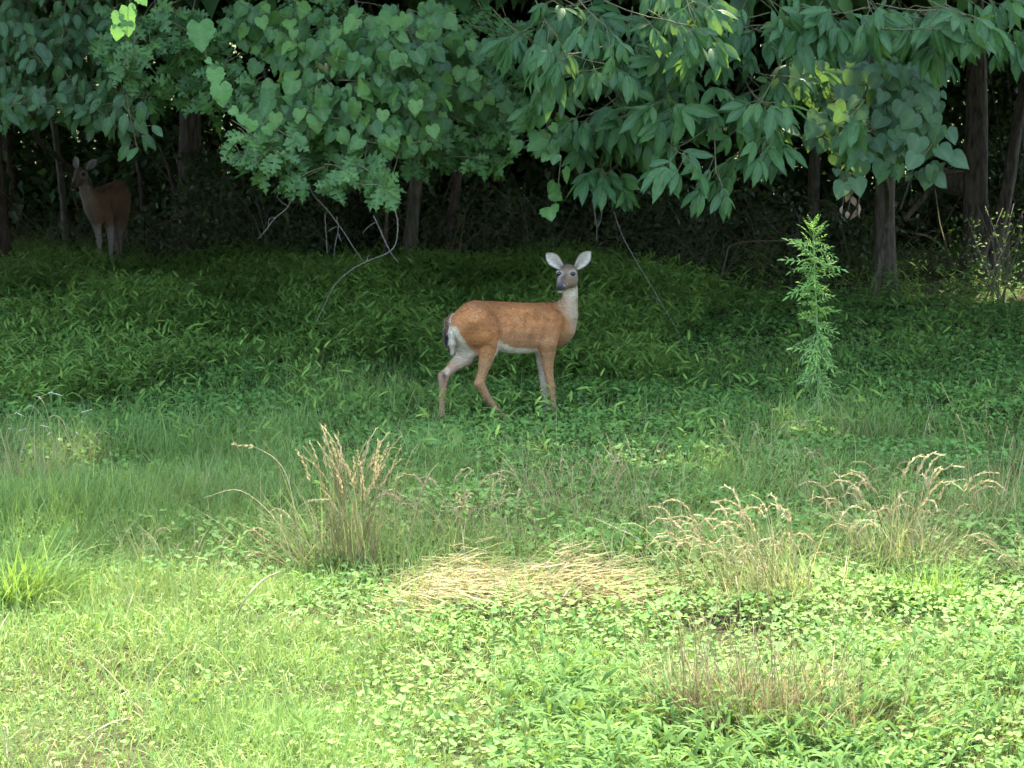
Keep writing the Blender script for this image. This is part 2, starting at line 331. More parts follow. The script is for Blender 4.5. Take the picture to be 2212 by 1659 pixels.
# ---- stiltgrass, culms with lance shaped leaves
def stiltgrass():
    x, y = scatter(510); S, Gz, I, px, py = zones(x, y)
    k = rng.random(len(x)) < np.where(S < .08, np.where(py < 1000, .03, .004), S); x, y, py, px = x[k], y[k], py[k], px[k]; n = len(x)
    tall = (.22 + .22 * rng.random(n)) * (1 + .35 * noise2(x, y, 2.0, 6)); tall = np.clip(tall, .1, .62)
    tall = np.where(py > 1200, tall * .62, tall)
    tall = tall * (.55 + .45 * smooth(py, 560, 690))
    lean = rng.normal(0, .33, (n, 2)); base = np.stack([x, y, zg(x, y)], -1)
    top = base + np.stack([lean[:, 0] * tall, lean[:, 1] * tall - .04, tall], -1)
    pos, d, nr, sz, rn = [], [], [], [], []
    for q in range(6):
        t = .38 + .62 * (q + rng.random(n) * .8) / 6; p = base + (top - base) * t[:, None]
        a = rng.uniform(0, 2 * math.pi, n); dd = np.stack([np.cos(a), np.sin(a), rng.uniform(-.15, 1.1, n)], -1)
        pos.append(p); d.append(dd); nr.append(np.array([0, -.2, 1.0]) + rng.normal(0, .3, (n, 3)))
        s = rng.uniform(.065, .125, n) * np.where(py > 1200, .85, .72 + .28 * smooth(py, 570, 720)); sz.append(np.stack([s, s * rng.uniform(.75, 1.2, n), s], -1)); rn.append(np.clip(rng.normal(.45, .25, n) - .34 * smooth(py, 1300, 1420), 0, 1))
    pos, d, nr, sz, rn = map(np.concatenate, (pos, d, nr, sz, rn))
    V, F, r, m = stamp(T_LANCE, pos, frames(d, nr), sz, rnd=rn)
    st = norm(top - base); side = np.stack([np.full(n, 1.0), np.zeros(n), np.zeros(n)], -1) * .0016
    SV = np.stack([base - side, base + side, top], 1).reshape(-1, 3); SF = np.arange(3 * n).reshape(-1, 3) + len(V)
    V = np.concatenate([V, SV]); F = np.concatenate([F, SF]); r = np.concatenate([r, np.repeat(rng.random(n), 3)]); m = np.concatenate([m, np.zeros(3 * n)])
    link('stiltgrass', mesh_np('stiltgrass', V, F, {'rnd': r, 'mid': m}, mats=[M_stilt]), kind='stuff', label='soft leafy stiltgrass with lance shaped green leaves', category='ground cover')
stiltgrass()
# ---- fine grass
def fine_grass():
    x, y = scatter(3900, y1=19); S, Gz, I, px, py = zones(x, y)
    k = rng.random(len(x)) < np.clip(Gz * (.75 + .4 * noise2(x, y, 4, 12)), .13 + .12 * smooth(py, 1280, 1400), 1); x, y, py, px = x[k], y[k], py[k], px[k]; n = len(x)
    ln = rng.uniform(.10, .24, n) * np.clip(1 + .4 * noise2(x, y, 2.2, 7), .5, 1.8); ln = np.where((py > 1330), ln * .72, ln)
    ln = np.where((px < 1000) & (py < 1300), ln * 1.25, ln)
    a = rng.uniform(0, 2 * math.pi, n); a = np.where(rng.random(n) < .4, rng.normal(math.pi * .02, .8, n), a)
    up = np.array([0, 0, 1.0]) + rng.normal(0, .3, (n, 3)); hd = np.stack([np.cos(a), np.sin(a), np.zeros(n)], -1)
    M = frames(hd - (hd * norm(up)).sum(-1, keepdims=True) * norm(up), up)
    w = rng.uniform(.0035, .0085, n)
    V, F, r, m = stamp(T_BLADE, np.stack([x, y, zg(x, y) - .005], -1), M, np.stack([ln, w, ln], -1), rnd=np.clip(rng.beta(1.6, 3.2, n) + .1 * noise2(x, y, 1.3, 4) + .14 * smooth(-y, -12.2, -10.6), 0, 1))  # near blades shifted yellower, full sun put into their colour
    link('grass', mesh_np('grass', V, F, {'rnd': r, 'mid': m}, mats=[M_grass]), kind='stuff', label='fine wispy green and tan meadow grass', category='grass')
fine_grass()
# ---- fallen leaves
def litter():
    x, y = scatter(9, y0=14, y1=30); n = len(x)
    V, F, r, m = stamp(T_KITE, np.stack([x, y, zg(x, y) + rng.uniform(.01, .09, n)], -1), frames(rng.normal(0, 1, (n, 3)) * [1, 1, .2], np.array([0, -.2, 1]) + rng.normal(0, .3, (n, 3))), rng.uniform(.03, .07, n))
    link('fallen_leaves', mesh_np('fallen_leaves', V, F, {'rnd': r, 'mid': m}, mats=[M_lit]), kind='stuff', label='scattered brown fallen leaves under the trees', category='leaf litter')
litter()

# ================================================================== WOODS
def at_ground(px, Y):
    x = (px - 1106) / FPX * (Y * math.cos(R(PITCH)) + 2.86 * math.sin(R(PITCH))); return np.array([x, Y, float(zg(x, Y))])
# holes carved through the canopy towards the sun to let sun flecks in
FLECKS = [(P(2150, 640, 23.0), .55), (P(2170, 560, 23.5), .4), (P(1758, 560, 16.05), .46), (P(1450, 50, 15.7), .28), (P(1560, 60, 15.6), .28), (P(1250, 90, 15.8), .25),
          (P(50, 1240, 11.9), .25), (P(275, 30, 16), .3), (P(2120, 100, 24), .3), (P(1985, 600, 23.5), .25), (P(640, 330, 16.0), .16)]
def no_fleck(p):
    k = np.ones(len(p), bool)
    for b, r in FLECKS:
        v = p - b; t = v @ SUNV; d = np.linalg.norm(v - t[:, None] * SUNV, axis=1); k &= ~((d < r) & (t > 1.5))
    return k
def blob(n, c, r):
    v = norm(rng.normal(0, 1, (n, 3))) * (rng.random((n, 1)) ** .34); return np.array(c) + v * np.array(r)
def crown_mesh(name, blobs, mat, size=(.24, .42), dens=1.0, zmin=2.6):
    ps = []
    sz = []
    for c, r, n, *w in blobs:
        p = blob(int(n * dens), c, r); ps.append(p); sz.append(rng.uniform(*(w[0] if w else size), len(p)))
    p = np.concatenate(ps); sz = np.concatenate(sz); p = np.column_stack([p, sz]); p = p[p[:, 2] > zmin]; p = p[no_fleck(p[:, :3])]; p = p[~((p[:, 1] < 24.5) & (np.abs(p[:, 0]) < .2244 * p[:, 1] + .3) & (p[:, 2] < 3.05))]
    sz = p[:, 3]; p = p[:, :3]; n = len(p)
    V, F, r, m = stamp(T_KITE, p, frames(rng.normal(0, 1, (n, 3)) + np.array([0, 0, -.4]), np.array([0, -.1, .7]) + rng.normal(0, .5, (n, 3))), sz)
    return mesh_np(name, V, F, {'rnd': r, 'mid': m}, mats=[mat])
def trunk_mesh(pts, r0, r1, mat, sides=10, n=14, flare=True):
    c = spline(pts, n); rad = np.linspace(r0, r1, n)
    if flare: rad[0] *= 1.45; rad[1] *= 1.12
    V, F = tube(c, rad, sides, jitter=.07); return mesh_np('trunk', V, F, mats=[mat])
def limb_mesh(pts, r0, r1, mat, n=10, sides=6):
    c = spline(pts, n); V, F = tube(c, np.linspace(r0, r1, n), sides, jitter=.08); return mesh_np('limb', V, F, mats=[mat])
TREES = {}
def tree(key, name, label, px, Y, lean, height, r, mat, crown, group=None, bend=.15, dens=1.0, base=None, zmin=2.6):
    b = at_ground(px, Y) if base is None else base
    t = thing(name, label, 'tree', b, group)
    h = height
    pts = [np.array([0, 0, -.15]), np.array([lean * .2 + rng.uniform(-bend, bend) * .3, 0, h * .2]), np.array([lean * .5 + rng.uniform(-bend, bend), rng.uniform(-bend, bend), h * .5]), np.array([lean, rng.uniform(-.3, .3), h])]
    link('trunk', trunk_mesh(pts, r, r * .35, mat), t)
    if crown:
        me = crown_mesh('crown', crown, M_crown, dens=dens, zmin=zmin)
        me.transform(Matrix.Translation(Vector(-b)))
        link('crown', me, t, kind='stuff')
        for c, rr, n, *_ in crown[:4]:
            e = np.array(c) - b; s = pts[2] + (pts[3] - pts[2]) * rng.uniform(.1, .6)
            link('limb', limb_mesh([s, s * .5 + e * .5 + np.array([0, 0, .5]), e], r * .4, r * .12, mat), t)
    TREES[key] = (t, b, pts); return t
# crowns stand over the frame: they shade the clearing.  world coordinates
tree('oak', 'oak_tree', 'thick dark oak trunk behind the standing deer at the left', 412, 27.0, .25, 9, .165, M_bark,
     [((-4.2, 23.6, 7.4), (3.4, 5.2, 4.4), 10000), ((-2.4, 18.3, 7.0), (2.7, 3.2, 2.6), 25000, (.09, .16)), ((-5.6, 18.2, 6.8), (2.7, 3.2, 2.6), 25000, (.09, .16)), ((-2.6, 19.6, 4.4), (2.4, 3.0, 1.7), 2600)])
tree('edge', 'walnut_tree', 'brown trunk cut by the left edge of the clearing', 2, 25.0, -.1, 9, .14, M_barkr,
     [((-9.4, 23.0, 7.2), (3.2, 4.9, 4.4), 8000), ((-6.2, 20.3, 4.2), (2.2, 2.8, 1.7), 2600), ((-7.6, 18.8, 2.8), (3.0, 1.9, 2.6), 5500), ((-12.5, 20.5, 3.4), (3.4, 3.0, 3.2), 5500)], zmin=.5)  # last two blobs: unseen curtains added to block light from the left
tree('lean', 'leaning_tree', 'pale slender leaning trunk under the lobed and heart shaped leaves', 878, 25.6, 1.0, 8.5, .085, M_barkm,
     [((.4, 23.7, 7.6), (3.3, 5.2, 4.4), 10000), ((-.2, 20.0, 4.3), (2.0, 2.9, 1.6), 2600)], bend=.05)
tree('lean2', 'leaning_tree', 'thin reddish leaning trunk beside the pale slender one', 962, 26.4, 1.2, 8, .065, M_barkr, [((1.5, 25.5, 8.0), (4.0, 3.4, 3.4), 9000), ((-3.5, 26.0, 8.2), (4.0, 3.4, 3.4), 9000)], bend=.05)
tree('hick', 'hickory_tree', 'mossy straight trunk below the hanging heart shaped leaves', 1912, 24.2, -.25, 9, .115, M_barkm,
     [((4.3, 23.6, 7.5), (3.3, 5.2, 4.4), 10000), ((1.2, 18.5, 7.0), (2.7, 3.2, 2.6), 25000, (.09, .16)), ((4.6, 18.4, 6.9), (2.7, 3.2, 2.6), 25000, (.09, .16)), ((7.8, 18.3, 6.9), (2.5, 3.2, 2.6), 22000, (.09, .16)), ((2.5, 19.7, 4.3), (2.2, 3.0, 1.7), 2800)])
tree('twin', 'hickory_tree', 'thick split trunk near the sunlit bush at the right edge', 2108, 25.2, -.2, 9.5, .15, M_bark,
     [((8.6, 23.0, 7.3), (3.2, 4.9, 4.4), 8000), ((6.6, 20.4, 4.4), (2.2, 2.8, 1.7), 2600), ((8.0, 18.8, 2.8), (3.0, 1.9, 2.6), 5500), ((12.8, 20.5, 3.4), (3.4, 3.0, 3.2), 5500)], zmin=.5)  # last two blobs hang out of frame, added to block light from the right
t, b, pts = TREES['twin']
link('limb', limb_mesh([pts[0] + [.1, 0, 0], np.array([.28, -.1, .8]), np.array([.42, -.1, 1.9]), np.array([.9, 0, 4.5])], .09, .05, M_bark), t)
# back row of the wood
BACK = [(-40, 30, .1), (60, 29, .08), (150, 27.5, .05), (262, 31, .055), (310, 29.5, .05), (520, 33, .09), (640, 30, .06), (760, 34, .10), (1075, 32, .08), (1180, 29, .05),
        (1300, 33, .09), (1420, 30, .05), (1545, 34, .1), (1660, 31, .06), (1752, 28.5, .085), (1830, 33, .07), (2015, 31, .06), (2195, 29, .07), (2290, 33, .1), (2480, 28, .1), (2620, 31, .1), (2500, 34, .1), (-230, 29, .1), (-330, 33, .1)]  # last five stand out of frame, added to cast shade
LAB = ['dim trunk at the left edge, behind the brown edge trunk', 'dim upright trunk left of the deer in the trees', 'slim trunk just behind the head of the deer in the trees', 'slim trunk just right of the deer in the trees', 'slim trunk between the oak trunk and the deer in the trees', 'dim trunk right of the oak trunk behind the brownish shrub', 'slim dim trunk above the low dark shrub', 'dim trunk behind the forked bare twig', 'dim trunk right of the two leaning trunks', 'slim dim trunk directly above the alert deer', "dim trunk in the dark gap right of the alert deer's ears", 'slim dim trunk behind the bush under the hickory leaves', 'dim trunk behind the lowest hickory leaves', 'slim dim trunk left of the tall weed', "dim brown trunk straight behind the tall weed's tip", 'dim trunk left of the mossy straight trunk', 'slim dim trunk between the mossy trunk and the split trunk', 'slim trunk right of the split trunk', 'dim trunk cut by the right edge behind the dark bush'] + ['tree of the woodland edge beyond the right side of the clearing'] * 3 + ['tree of the woodland edge beyond the left side of the clearing'] * 2
for i, (px, Y, r) in enumerate(BACK):
    x = at_ground(px, Y)[0]
    tree(f'b{i}', 'woodland_tree', LAB[i], px, Y, rng.uniform(-.8, .8), rng.uniform(6.5, 9), r, [M_bark, M_barkr, M_barkm][i % 3],
         [((x + rng.uniform(-.8, .8), Y + rng.uniform(-1, 2.5), rng.uniform(5.4, 6.8)), (2.9, 3.6, 3.8), 5200)], group='trunks of the dark wood behind the clearing' if i < 19 else 'trees beyond the right side' if i < 22 else 'trees beyond the left side', bend=.5)
# gaps in the understory through which the sunlit ground beyond shows
GAPS = [(285, 330, 36, 18), (345, 300, 15, 26), (436, 300, 11, 34), (95, 335, 34, 10), (235, 320, 26, 14), (980, 455, 26, 40), (1010, 130, 26, 18), (2170, 300, 16, 34), (2150, 200, 16, 16), (2010, 470, 20, 18),
        (2180, 440, 18, 26), (2040, 250, 20, 14), (1560, 215, 12, 8), (760, 465, 14, 20), (1985, 150, 18, 12), (1730, 22, 14, 14), (350, 200, 14, 10), (880, 330, 10, 10)]
def understory():
    n = 240000
    y = rng.uniform(28.5, 37, n); x = rng.uniform(-1, 1, n) * (.2244 * y + 5); z = rng.random(n) ** 1.15 * 4.6
    p = np.stack([x, y, z], -1); px, py = proj(p); keep = np.ones(n, bool)
    for gx, gy, rx, ry in GAPS:
        q = ((px - gx) / rx) ** 2 + ((py - gy) / ry) ** 2; keep &= ~((q < 1.0) & (rng.random(n) < .93) & (noise2(px, py, .35, int(gx)) > .25))
    dens = np.clip(.75 + .45 * noise2(x, z * 1.5, 1.1, 21) , .5, 1); keep &= rng.random(n) < dens
    p = p[keep]; n = len(p)
    V, F, r, m = stamp(T_KITE, p, frames(rng.normal(0, 1, (n, 3)), np.array([0, -.3, .7]) + rng.normal(0, .5, (n, 3))), rng.uniform(.10, .24, n))
    link('understory_foliage', mesh_np('understory', V, F, {'rnd': r, 'mid': m}, mats=[M_wood]), kind='stuff', label='dark leafy undergrowth filling the wood', category='undergrowth')
understory()
def shrub(label, px, Y, rx, ry, h, n, size=(.05, .1), mat=None, stems=9, name='shrub', low=0):
    b = at_ground(px, Y); t = thing(name, label, 'shrub', b)
    p = np.stack([rng.normal(0, .5, n) * rx, rng.normal(0, .5, n) * ry, low + rng.random(n) ** 1.2 * (h - low)], -1)
    p[:, 0] += .25 * rx * noise2(p[:, 2] * 3, p[:, 0], 1.5, int(px)); p = p[rng.random(n) < np.clip(.6 + .5 * noise2(p[:, 0] * 2, p[:, 2] * 2, 2.0, int(px) + 3), .1, 1)]; n = len(p)
    V, F, r, m = stamp(T_KITE, p, frames(rng.normal(0, 1, (n, 3)), np.array([0, -.3, .8]) + rng.normal(0, .5, (n, 3))), rng.uniform(*size, n))
    link('foliage', mesh_np('foliage', V, F, {'rnd': r, 'mid': m}, mats=[mat or M_shrub]), t, kind='stuff')
    for k in range(stems):
        e = np.array([rng.normal(0, .45) * rx, rng.normal(0, .4) * ry, h * rng.uniform(.7, 1.1)])
        link('stem', mesh_np('stem', *tube(spline([np.array([rng.normal(0, .1), 0, -.05]), e * [.35, .35, .5] + rng.normal(0, .06, 3), e], 7), np.linspace(.011, .004, 7), 5), mats=[M_twig]), t)
    return t
shrub('dim brownish shrub right of the deer in the trees', 420, 26.6, .75, .5, 1.25, 5200)
shrub('low dark shrub under the drooping lobed leaves', 590, 25.8, .85, .5, 1.0, 5200)
shrub('scrubby brown undergrowth bush beside the leaning trunks', 760, 27.5, .8, .5, 1.2, 4200)
shrub('dark low bush under the drooping hickory leaves', 1500, 25.5, 1.0, .5, .9, 5200)
shrub('dark thin bush behind the alert deer', 1180, 26.5, 1.1, .5, .85, 4200)
shrub('dim bush behind the tall weed', 1740, 25.5, .8, .5, .7, 3600)
shrub('dark leafy bush beyond the twin trunk at the right edge', 2200, 28, .9, .6, 2.6, 4500, size=(.07, .14))
shrub('sunlit glittering bush at the right edge below the split trunk', 2160, 22.9, .6, .5, .9, 800, size=(.025, .06), mat=M_ivy, stems=12)
# fallen log propped against the split trunk, and bare brush in front of it
b = P(2020, 430, 26.2); t = thing('log', 'short broken log wedged against the split trunk at the right', 'log', P(2060, 405, 26.0))
e0, e1 = P(2012, 382, 26.0) - P(2060, 405, 26.0), P(2104, 398, 25.4) - P(2060, 405, 26.0)
link('wood', mesh_np('wood', *tube(spline([e0, (e0 + e1) / 2 + [0, 0, -.02], e1], 8), np.linspace(.13, .15, 8), 12, jitter=.06), mats=[M_barkm]), t)
def stick(label, pix, r0, r1, mat, name='fallen_branch', forks=(), group=None):
    """pix: (px, py, Y) centre line"""
    c = np.array([P(*q) for q in pix]); base = c[0].copy(); t = thing(name, label, 'branch', base, group)
    link('stem', mesh_np('stem', *tube(spline(c - base, 3 * len(c)), np.linspace(r0, r1, 3 * len(c)), 6, jitter=.08), mats=[mat]), t)
    for f in forks:
        q = np.array([P(*w) for w in f]) - base
        link('twig', mesh_np('twig', *tube(spline(q, 3 * len(q)), np.linspace(r1 * 1.1, r1 * .5, 3 * len(q)), 5), mats=[mat]), t)
    return t
stick('thick dead branch slanting between the two right trunks', [(1952, 475, 25.5), (1985, 440, 25.6), (2022, 398, 25.8)], .035, .028, M_barkm)
stick('bare pale twig crossing the dark gap right of the mossy trunk', [(1945, 452, 24.6), (1962, 400, 24.6), (1975, 352, 24.6)], .012, .008, M_twig, forks=[[(1968, 378, 24.6), (1968, 420, 24.6)]])
stick('long bare brush stem lying low behind the tall weed', [(1905, 605, 22.8), (1990, 615, 22.6), (2060, 650, 22.5), (2080, 660, 22.4)], .009, .004, M_twigd, forks=[[(1935, 608, 22.8), (1890, 575, 22.8)], [(1990, 615, 22.6), (2090, 600, 22.4), (2150, 605, 22.4)]])
stick('thin bare stem arching down through the dark right wood', [(2020, 410, 24.2), (2035, 500, 23.8), (2075, 590, 23.2), (2190, 625, 22.8)], .008, .004, M_twigd, forks=[[(2050, 540, 23.6), (2000, 510, 23.6), (1950, 500, 23.6)]])
stick('bare stem leaning up behind the alert deer\'s right', [(1548, 640, 23.5), (1568, 560, 23.6), (1590, 525, 23.7), (1720, 520, 24)], .011, .006, M_twigd)
# dark slanting branches of the left wood
stick('dark slanting bough beside the deer in the trees', [(165, 375, 27.6), (120, 335, 27.0), (85, 305, 26.6), (60, 240, 26.2)], .035, .03, M_bark, name='slanting_branch')
stick('thin dark sapling bent over left of the oak trunk', [(310, 520, 28), (306, 420, 28), (290, 330, 28), (255, 260, 28)], .03, .018, M_bark, name='slanting_branch')
stick('dark bent stem right of the oak trunk', [(500, 470, 27.6), (465, 400, 27.6), (440, 330, 27.6), (420, 240, 27.6)], .035, .02, M_bark, name='slanting_branch')
stick('dark branch rising left of the oak trunk', [(380, 430, 27.8), (360, 350, 27.8), (330, 290, 27.8)], .028, .015, M_bark, name='slanting_branch')

# tangled bare undergrowth in front of the wood
def brush():
    parts = []
    for _ in range(560):
        Y = rng.uniform(24.3, 29.5); px = rng.uniform(-60, 2270); b = at_ground(px, Y); b[2] -= .03
        a = rng.uniform(0, 6.28); L = rng.uniform(.4, 1.5); h = rng.uniform(.2, 1.0) * L; e = b + np.array([math.cos(a) * L, math.sin(a) * .5 * L, h]); mid = (b + e) / 2 + rng.normal(0, .1, 3) + [0, 0, .12]
        r = rng.uniform(.003, .009); parts.append(tube(spline([b, mid, e], 7), np.linspace(r, r * .4, 7), 3))
        for k in range(rng.integers(1, 3)):
            q = b + (e - b) * rng.uniform(.3, .8); parts.append(tube([q, q + rng.normal(0, .16, 3) + [0, 0, .1], q + rng.normal(0, .3, 3) + [0, 0, .15]], [r * .6, r * .45, r * .25], 3))
    V, F = merge(parts); link('undergrowth_twigs', mesh_np('undergrowth_twigs', V, F, mats=[M_twigd]), kind='stuff', label='tangle of thin bare stems and twigs at the edge of the dark wood', category='brush')
brush()
# ================================================================== DROOPING FOLIAGE OVER THE CLEARING
MPP = lambda Y: Y / FPX
class Spray:                            # the leaves of one plant
    def __init__(s, t, base, T, mat, mat_s, name='leaf'):
        s.t, s.base, s.T, s.mat, s.mat_s, s.name = t, np.asarray(base, float), T, mat, mat_s, name
        s.pos, s.M, s.sz, s.grp, s.twigs = [], [], [], [], []
    def add(s, p, d, n, sz, grp=-1):
        s.pos.append(p); s.M.append(frames(np.asarray(d, float)[None], np.asarray(n, float)[None])[0]); s.sz.append(sz); s.grp.append(grp)
SPRAYS = []
def spray(*a, **k): s = Spray(*a, **k); SPRAYS.append(s); return s
def inlobe(px, py, Y, rx, ry, rz, shell=.4):
    v = norm(rng.normal(0, 1, 3)) * rng.random() ** shell
    return P(px + v[0] * rx, py - v[2] * ry, Y + v[1] * rz), v
def lobe_count(Y, rx, ry, lai, leaf_area):
    return int(lai * math.pi * rx * ry * MPP(Y) ** 2 / leaf_area)
def oak_lobe(S, px, py, Y, rx, ry, lai=3.0, rz=.55, size=(.12, .2), per=6):
    for _ in range(max(1, lobe_count(Y, rx, ry, lai, .0075) // per)):
        c, v = inlobe(px, py, Y, rx, ry, rz)
        tw = norm(np.array([v[0] * .8 + rng.normal(0, .4), -.5 + rng.normal(0, .3), -.25 + rng.normal(0, .25)])); L = rng.uniform(.18, .34)
        s0 = c - tw * L; S.twigs.append((np.array([s0, s0 + tw * L * .5 + [0, 0, .015], c]), .0035))
        face = norm(np.array([rng.normal(0, .35), -.75 + rng.normal(0, .2), .62 + rng.normal(0, .25)])); side = norm(np.cross(face, tw))
        for k in range(per):
            a = (k - (per - 1) / 2) / per * 3.6 + rng.normal(0, .25); d = tw * math.cos(a) + side * math.sin(a) + np.array([0, 0, -.25 + rng.normal(0, .15)])
            S.add(s0 + tw * L * (.55 + .45 * rng.random()), d, face + rng.normal(0, .32, 3), rng.uniform(*size))
def vine_lobe(S, px, py, Y, rx, ry, lai=3.2, rz=.45, size=(.075, .148), per=5):
    for _ in range(max(1, lobe_count(Y, rx, ry, lai, .0072) // per)):
        c, v = inlobe(px, py, Y, rx, ry, rz)
        tw = norm(np.array([rng.normal(0, .8), -.25 + rng.normal(0, .2), -.35 + rng.normal(0, .35)])); L = rng.uniform(.3, .5)
        s0 = c - tw * L * .5; S.twigs.append((np.array([s0, c + [0, 0, -.03], s0 + tw * L]), .003))
        for k in range(per):
            b = s0 + tw * L * (k + .5) / per; sd = 1 if k % 2 else -1
            d = np.array([sd * .45 + rng.normal(0, .35), -.25 + rng.normal(0, .25), -.85 + rng.normal(0, .25)])
            n = np.array([sd * .25 + rng.normal(0, .42), -.8 + rng.normal(0, .2), .55 + rng.normal(0, .4)]); q = np.array([sd * .04, -.03, .02]) + rng.normal(0, .025, 3)
            S.twigs.append((np.array([b, b + q]), .0016)); S.add(b + q, d, n, rng.uniform(*size) * (.55 if rng.random() < .15 else 1))
GRP = [0]
def compound(S, s0, tw, L, face, nl=5, size=.2, droop=.6):
    g = GRP[0]; GRP[0] += 1; side = norm(np.cross(face, tw)); tip = s0 + tw * L + np.array([0, 0, -.12 * droop * L]); mid = (s0 + tip) / 2 + np.array([0, 0, .05 * L])
    droop *= rng.uniform(.5, 1.5); S.rach[g] = np.array([s0, mid, tip]); dn = np.array([0, 0, -1.0])
    ts = [(1.0, 0)] + [(.98, 1), (.98, -1)] + ([(.68, 1), (.68, -1)] if nl >= 5 else []) + ([(.42, 1), (.42, -1)] if nl >= 7 else [])
    for t, sd in ts:
        b = s0 * (1 - t) ** 2 + 2 * mid * t * (1 - t) + tip * t * t
        d = tw * (.75 if sd else 1.0) + side * sd * rng.uniform(.55, .85) + dn * (droop * rng.uniform(.5, 1.2)) + rng.normal(0, .08, 3)
        S.add(b, d, face + side * sd * .35 + rng.normal(0, .2, 3), size * (1 if t > .9 else .72) * rng.uniform(.85, 1.1), g)
def hickory_lobe(S, px, py, Y, rx, ry, lai=3.0, rz=.5, size=(.17, .235), droop=.7, per=4, nl=5):
    for _ in range(max(1, int(lobe_count(Y, rx, ry, lai, .0068) // (per * nl)))):
        c, v = inlobe(px, py, Y, rx, ry, rz)
        tw = norm(np.array([v[0] * .7 + rng.normal(0, .4), -.6 + rng.normal(0, .3), -.1 + rng.normal(0, .2)])); s0 = c - tw * .2
        S.twigs.append((np.array([c - tw * .45 + [0, 0, .05], s0, c]), .0045)); sz = rng.uniform(*size)
        for k in range(per):
            a = rng.uniform(-1.3, 1.3); w = norm(np.array([tw[0] * math.cos(a) + math.sin(a), tw[1] - .15, tw[2] - .25 + rng.normal(0, .25)]))
            compound(S, c - tw * .06 * k, w, rng.uniform(.14, .24), norm(np.array([rng.normal(0, .5), -.7, .6 + rng.normal(0, .35)])), nl if rng.random() < .7 else 3, sz * rng.uniform(.65, 1.15), droop)
# --- red oak boughs at the left
t, b, _ = TREES['oak']; S = spray(t, b, T_OAK, M_oak, M_oak_s)
for a in [(330, 110, 17.6, 170, 110, 2.6), (500, 190, 17.4, 120, 70, 2.6), (600, 340, 16.0, 115, 46, 3.6), (520, 310, 15.95, 50, 36, 3.0), (690, 385, 15.95, 95, 36, 3.4), (800, 410, 15.9, 70, 36, 3.6), (760, 355, 16.1, 120, 50, 2.5), (200, 100, 17.0, 40, 30, 2.0), (280, 150, 16.9, 60, 35, 2.5)]:
    oak_lobe(S, *a[:5], lai=a[5])
# --- shrubby oak leaves of the leaning tree, in the middle
t, b, _ = TREES['lean']; S = spray(t, b, T_OAK, M_oak, M_oak_s)
for a in [(1010, 300, 17.2, 130, 55, 3.0), (960, 350, 16.9, 90, 34, 2.6), (1080, 345, 16.9, 60, 28, 2.2), (1020, 110, 18.2, 150, 120, 2.6), (900, 250, 17.6, 120, 80, 2.5), (700, 60, 18.0, 220, 70, 2.6), (1080, 220, 17.8, 90, 70, 2.4)]:
    oak_lobe(S, *a[:5], lai=a[5])
# --- grape vine
gb = at_ground(830, 25.2); gv = thing('grape_vine', 'wild grape vine of heart shaped toothed leaves draped over the middle boughs', 'vine', gb)
S = spray(gv, gb, T_GRAPE, M_grape, M_grape_s)
for a in [(760, 170, 16.5, 190, 110, 2.8), (740, 270, 16.25, 170, 45, 2.8), (890, 100, 16.9, 150, 90, 2.4), (840, 230, 16.3, 110, 60, 2.8), (1000, 215, 16.9, 80, 50, 2.0), (600, 60, 17.2, 130, 60, 2.0), (640, 240, 16.4, 110, 60, 2.4), (850, 300, 16.2, 70, 35, 2.0), (1190, 400, 15.9, 26, 20, 1.6), (1170, 260, 16.1, 30, 80, 1.6), (1240, 310, 16.1, 40, 26, 1.6)]:
    vine_lobe(S, *a[:5], lai=a[5])
link('stem', mesh_np('stem', *tube(spline([np.array([0, 0, -.1]), np.array([.15, -1.5, 2.2]), P(760, -60, 20) - gb, P(780, 60, 16.8) - gb], 24), np.linspace(.025, .01, 24), 6, jitter=.1), mats=[M_bark]), gv)
# --- pale hanging vine strands, each a thing
def strand(label, pix, leaves, mat=None):
    c = np.array([P(*q) for q in pix]); base = c[0].copy(); t = thing('hanging_vine', label, 'vine', base)
    link('stem', mesh_np('stem', *tube(spline(c - base, 4 * len(c)), np.linspace(.0035, .0018, 4 * len(c)), 5), mats=[M_twigd]), t)
    S = spray(t, base, T_GRAPE, M_lush_o, M_grape_s)
    for px, py, Y, sz, ang in leaves:
        S.add(P(px, py, Y), [math.sin(ang), -.1, -math.cos(ang)], [rng.normal(0, .2), -.9, .4 + rng.normal(0, .2)], sz)
M_lush_o = leaf_mat('young vine leaf', [(.08, .18, .05), (.10, .21, .06), (.12, .24, .065)], trans=(.22, .42, .07), tw=.42, per_object=True)
strand('pale young vine strand dangling at the top above the deer in the trees', [(282, -30, 15.9), (280, 30, 15.9), (276, 80, 15.9)], [(276, 15, 15.85, .13, .2), (276, 48, 15.85, .1, .1), (258, 30, 15.85, .09, -.5), (256, 58, 15.85, .10, -.2), (300, -14, 15.9, .1, .6)])
strand('long young vine strand hanging through the lobed leaves', [(425, 60, 16.0), (442, 110, 15.95), (462, 170, 15.9), (490, 225, 15.9), (530, 255, 15.85), (600, 285, 15.85)],
       [(430, 50, 15.9, .2, .1), (463, 150, 15.85, .13, .1), (475, 185, 15.83, .15, .2), (500, 235, 15.8, .07, .8), (520, 248, 15.8, .08, .3), (545, 262, 15.8, .09, -.3), (575, 272, 15.8, .08, .5), (446, 128, 15.9, .05, .9)])
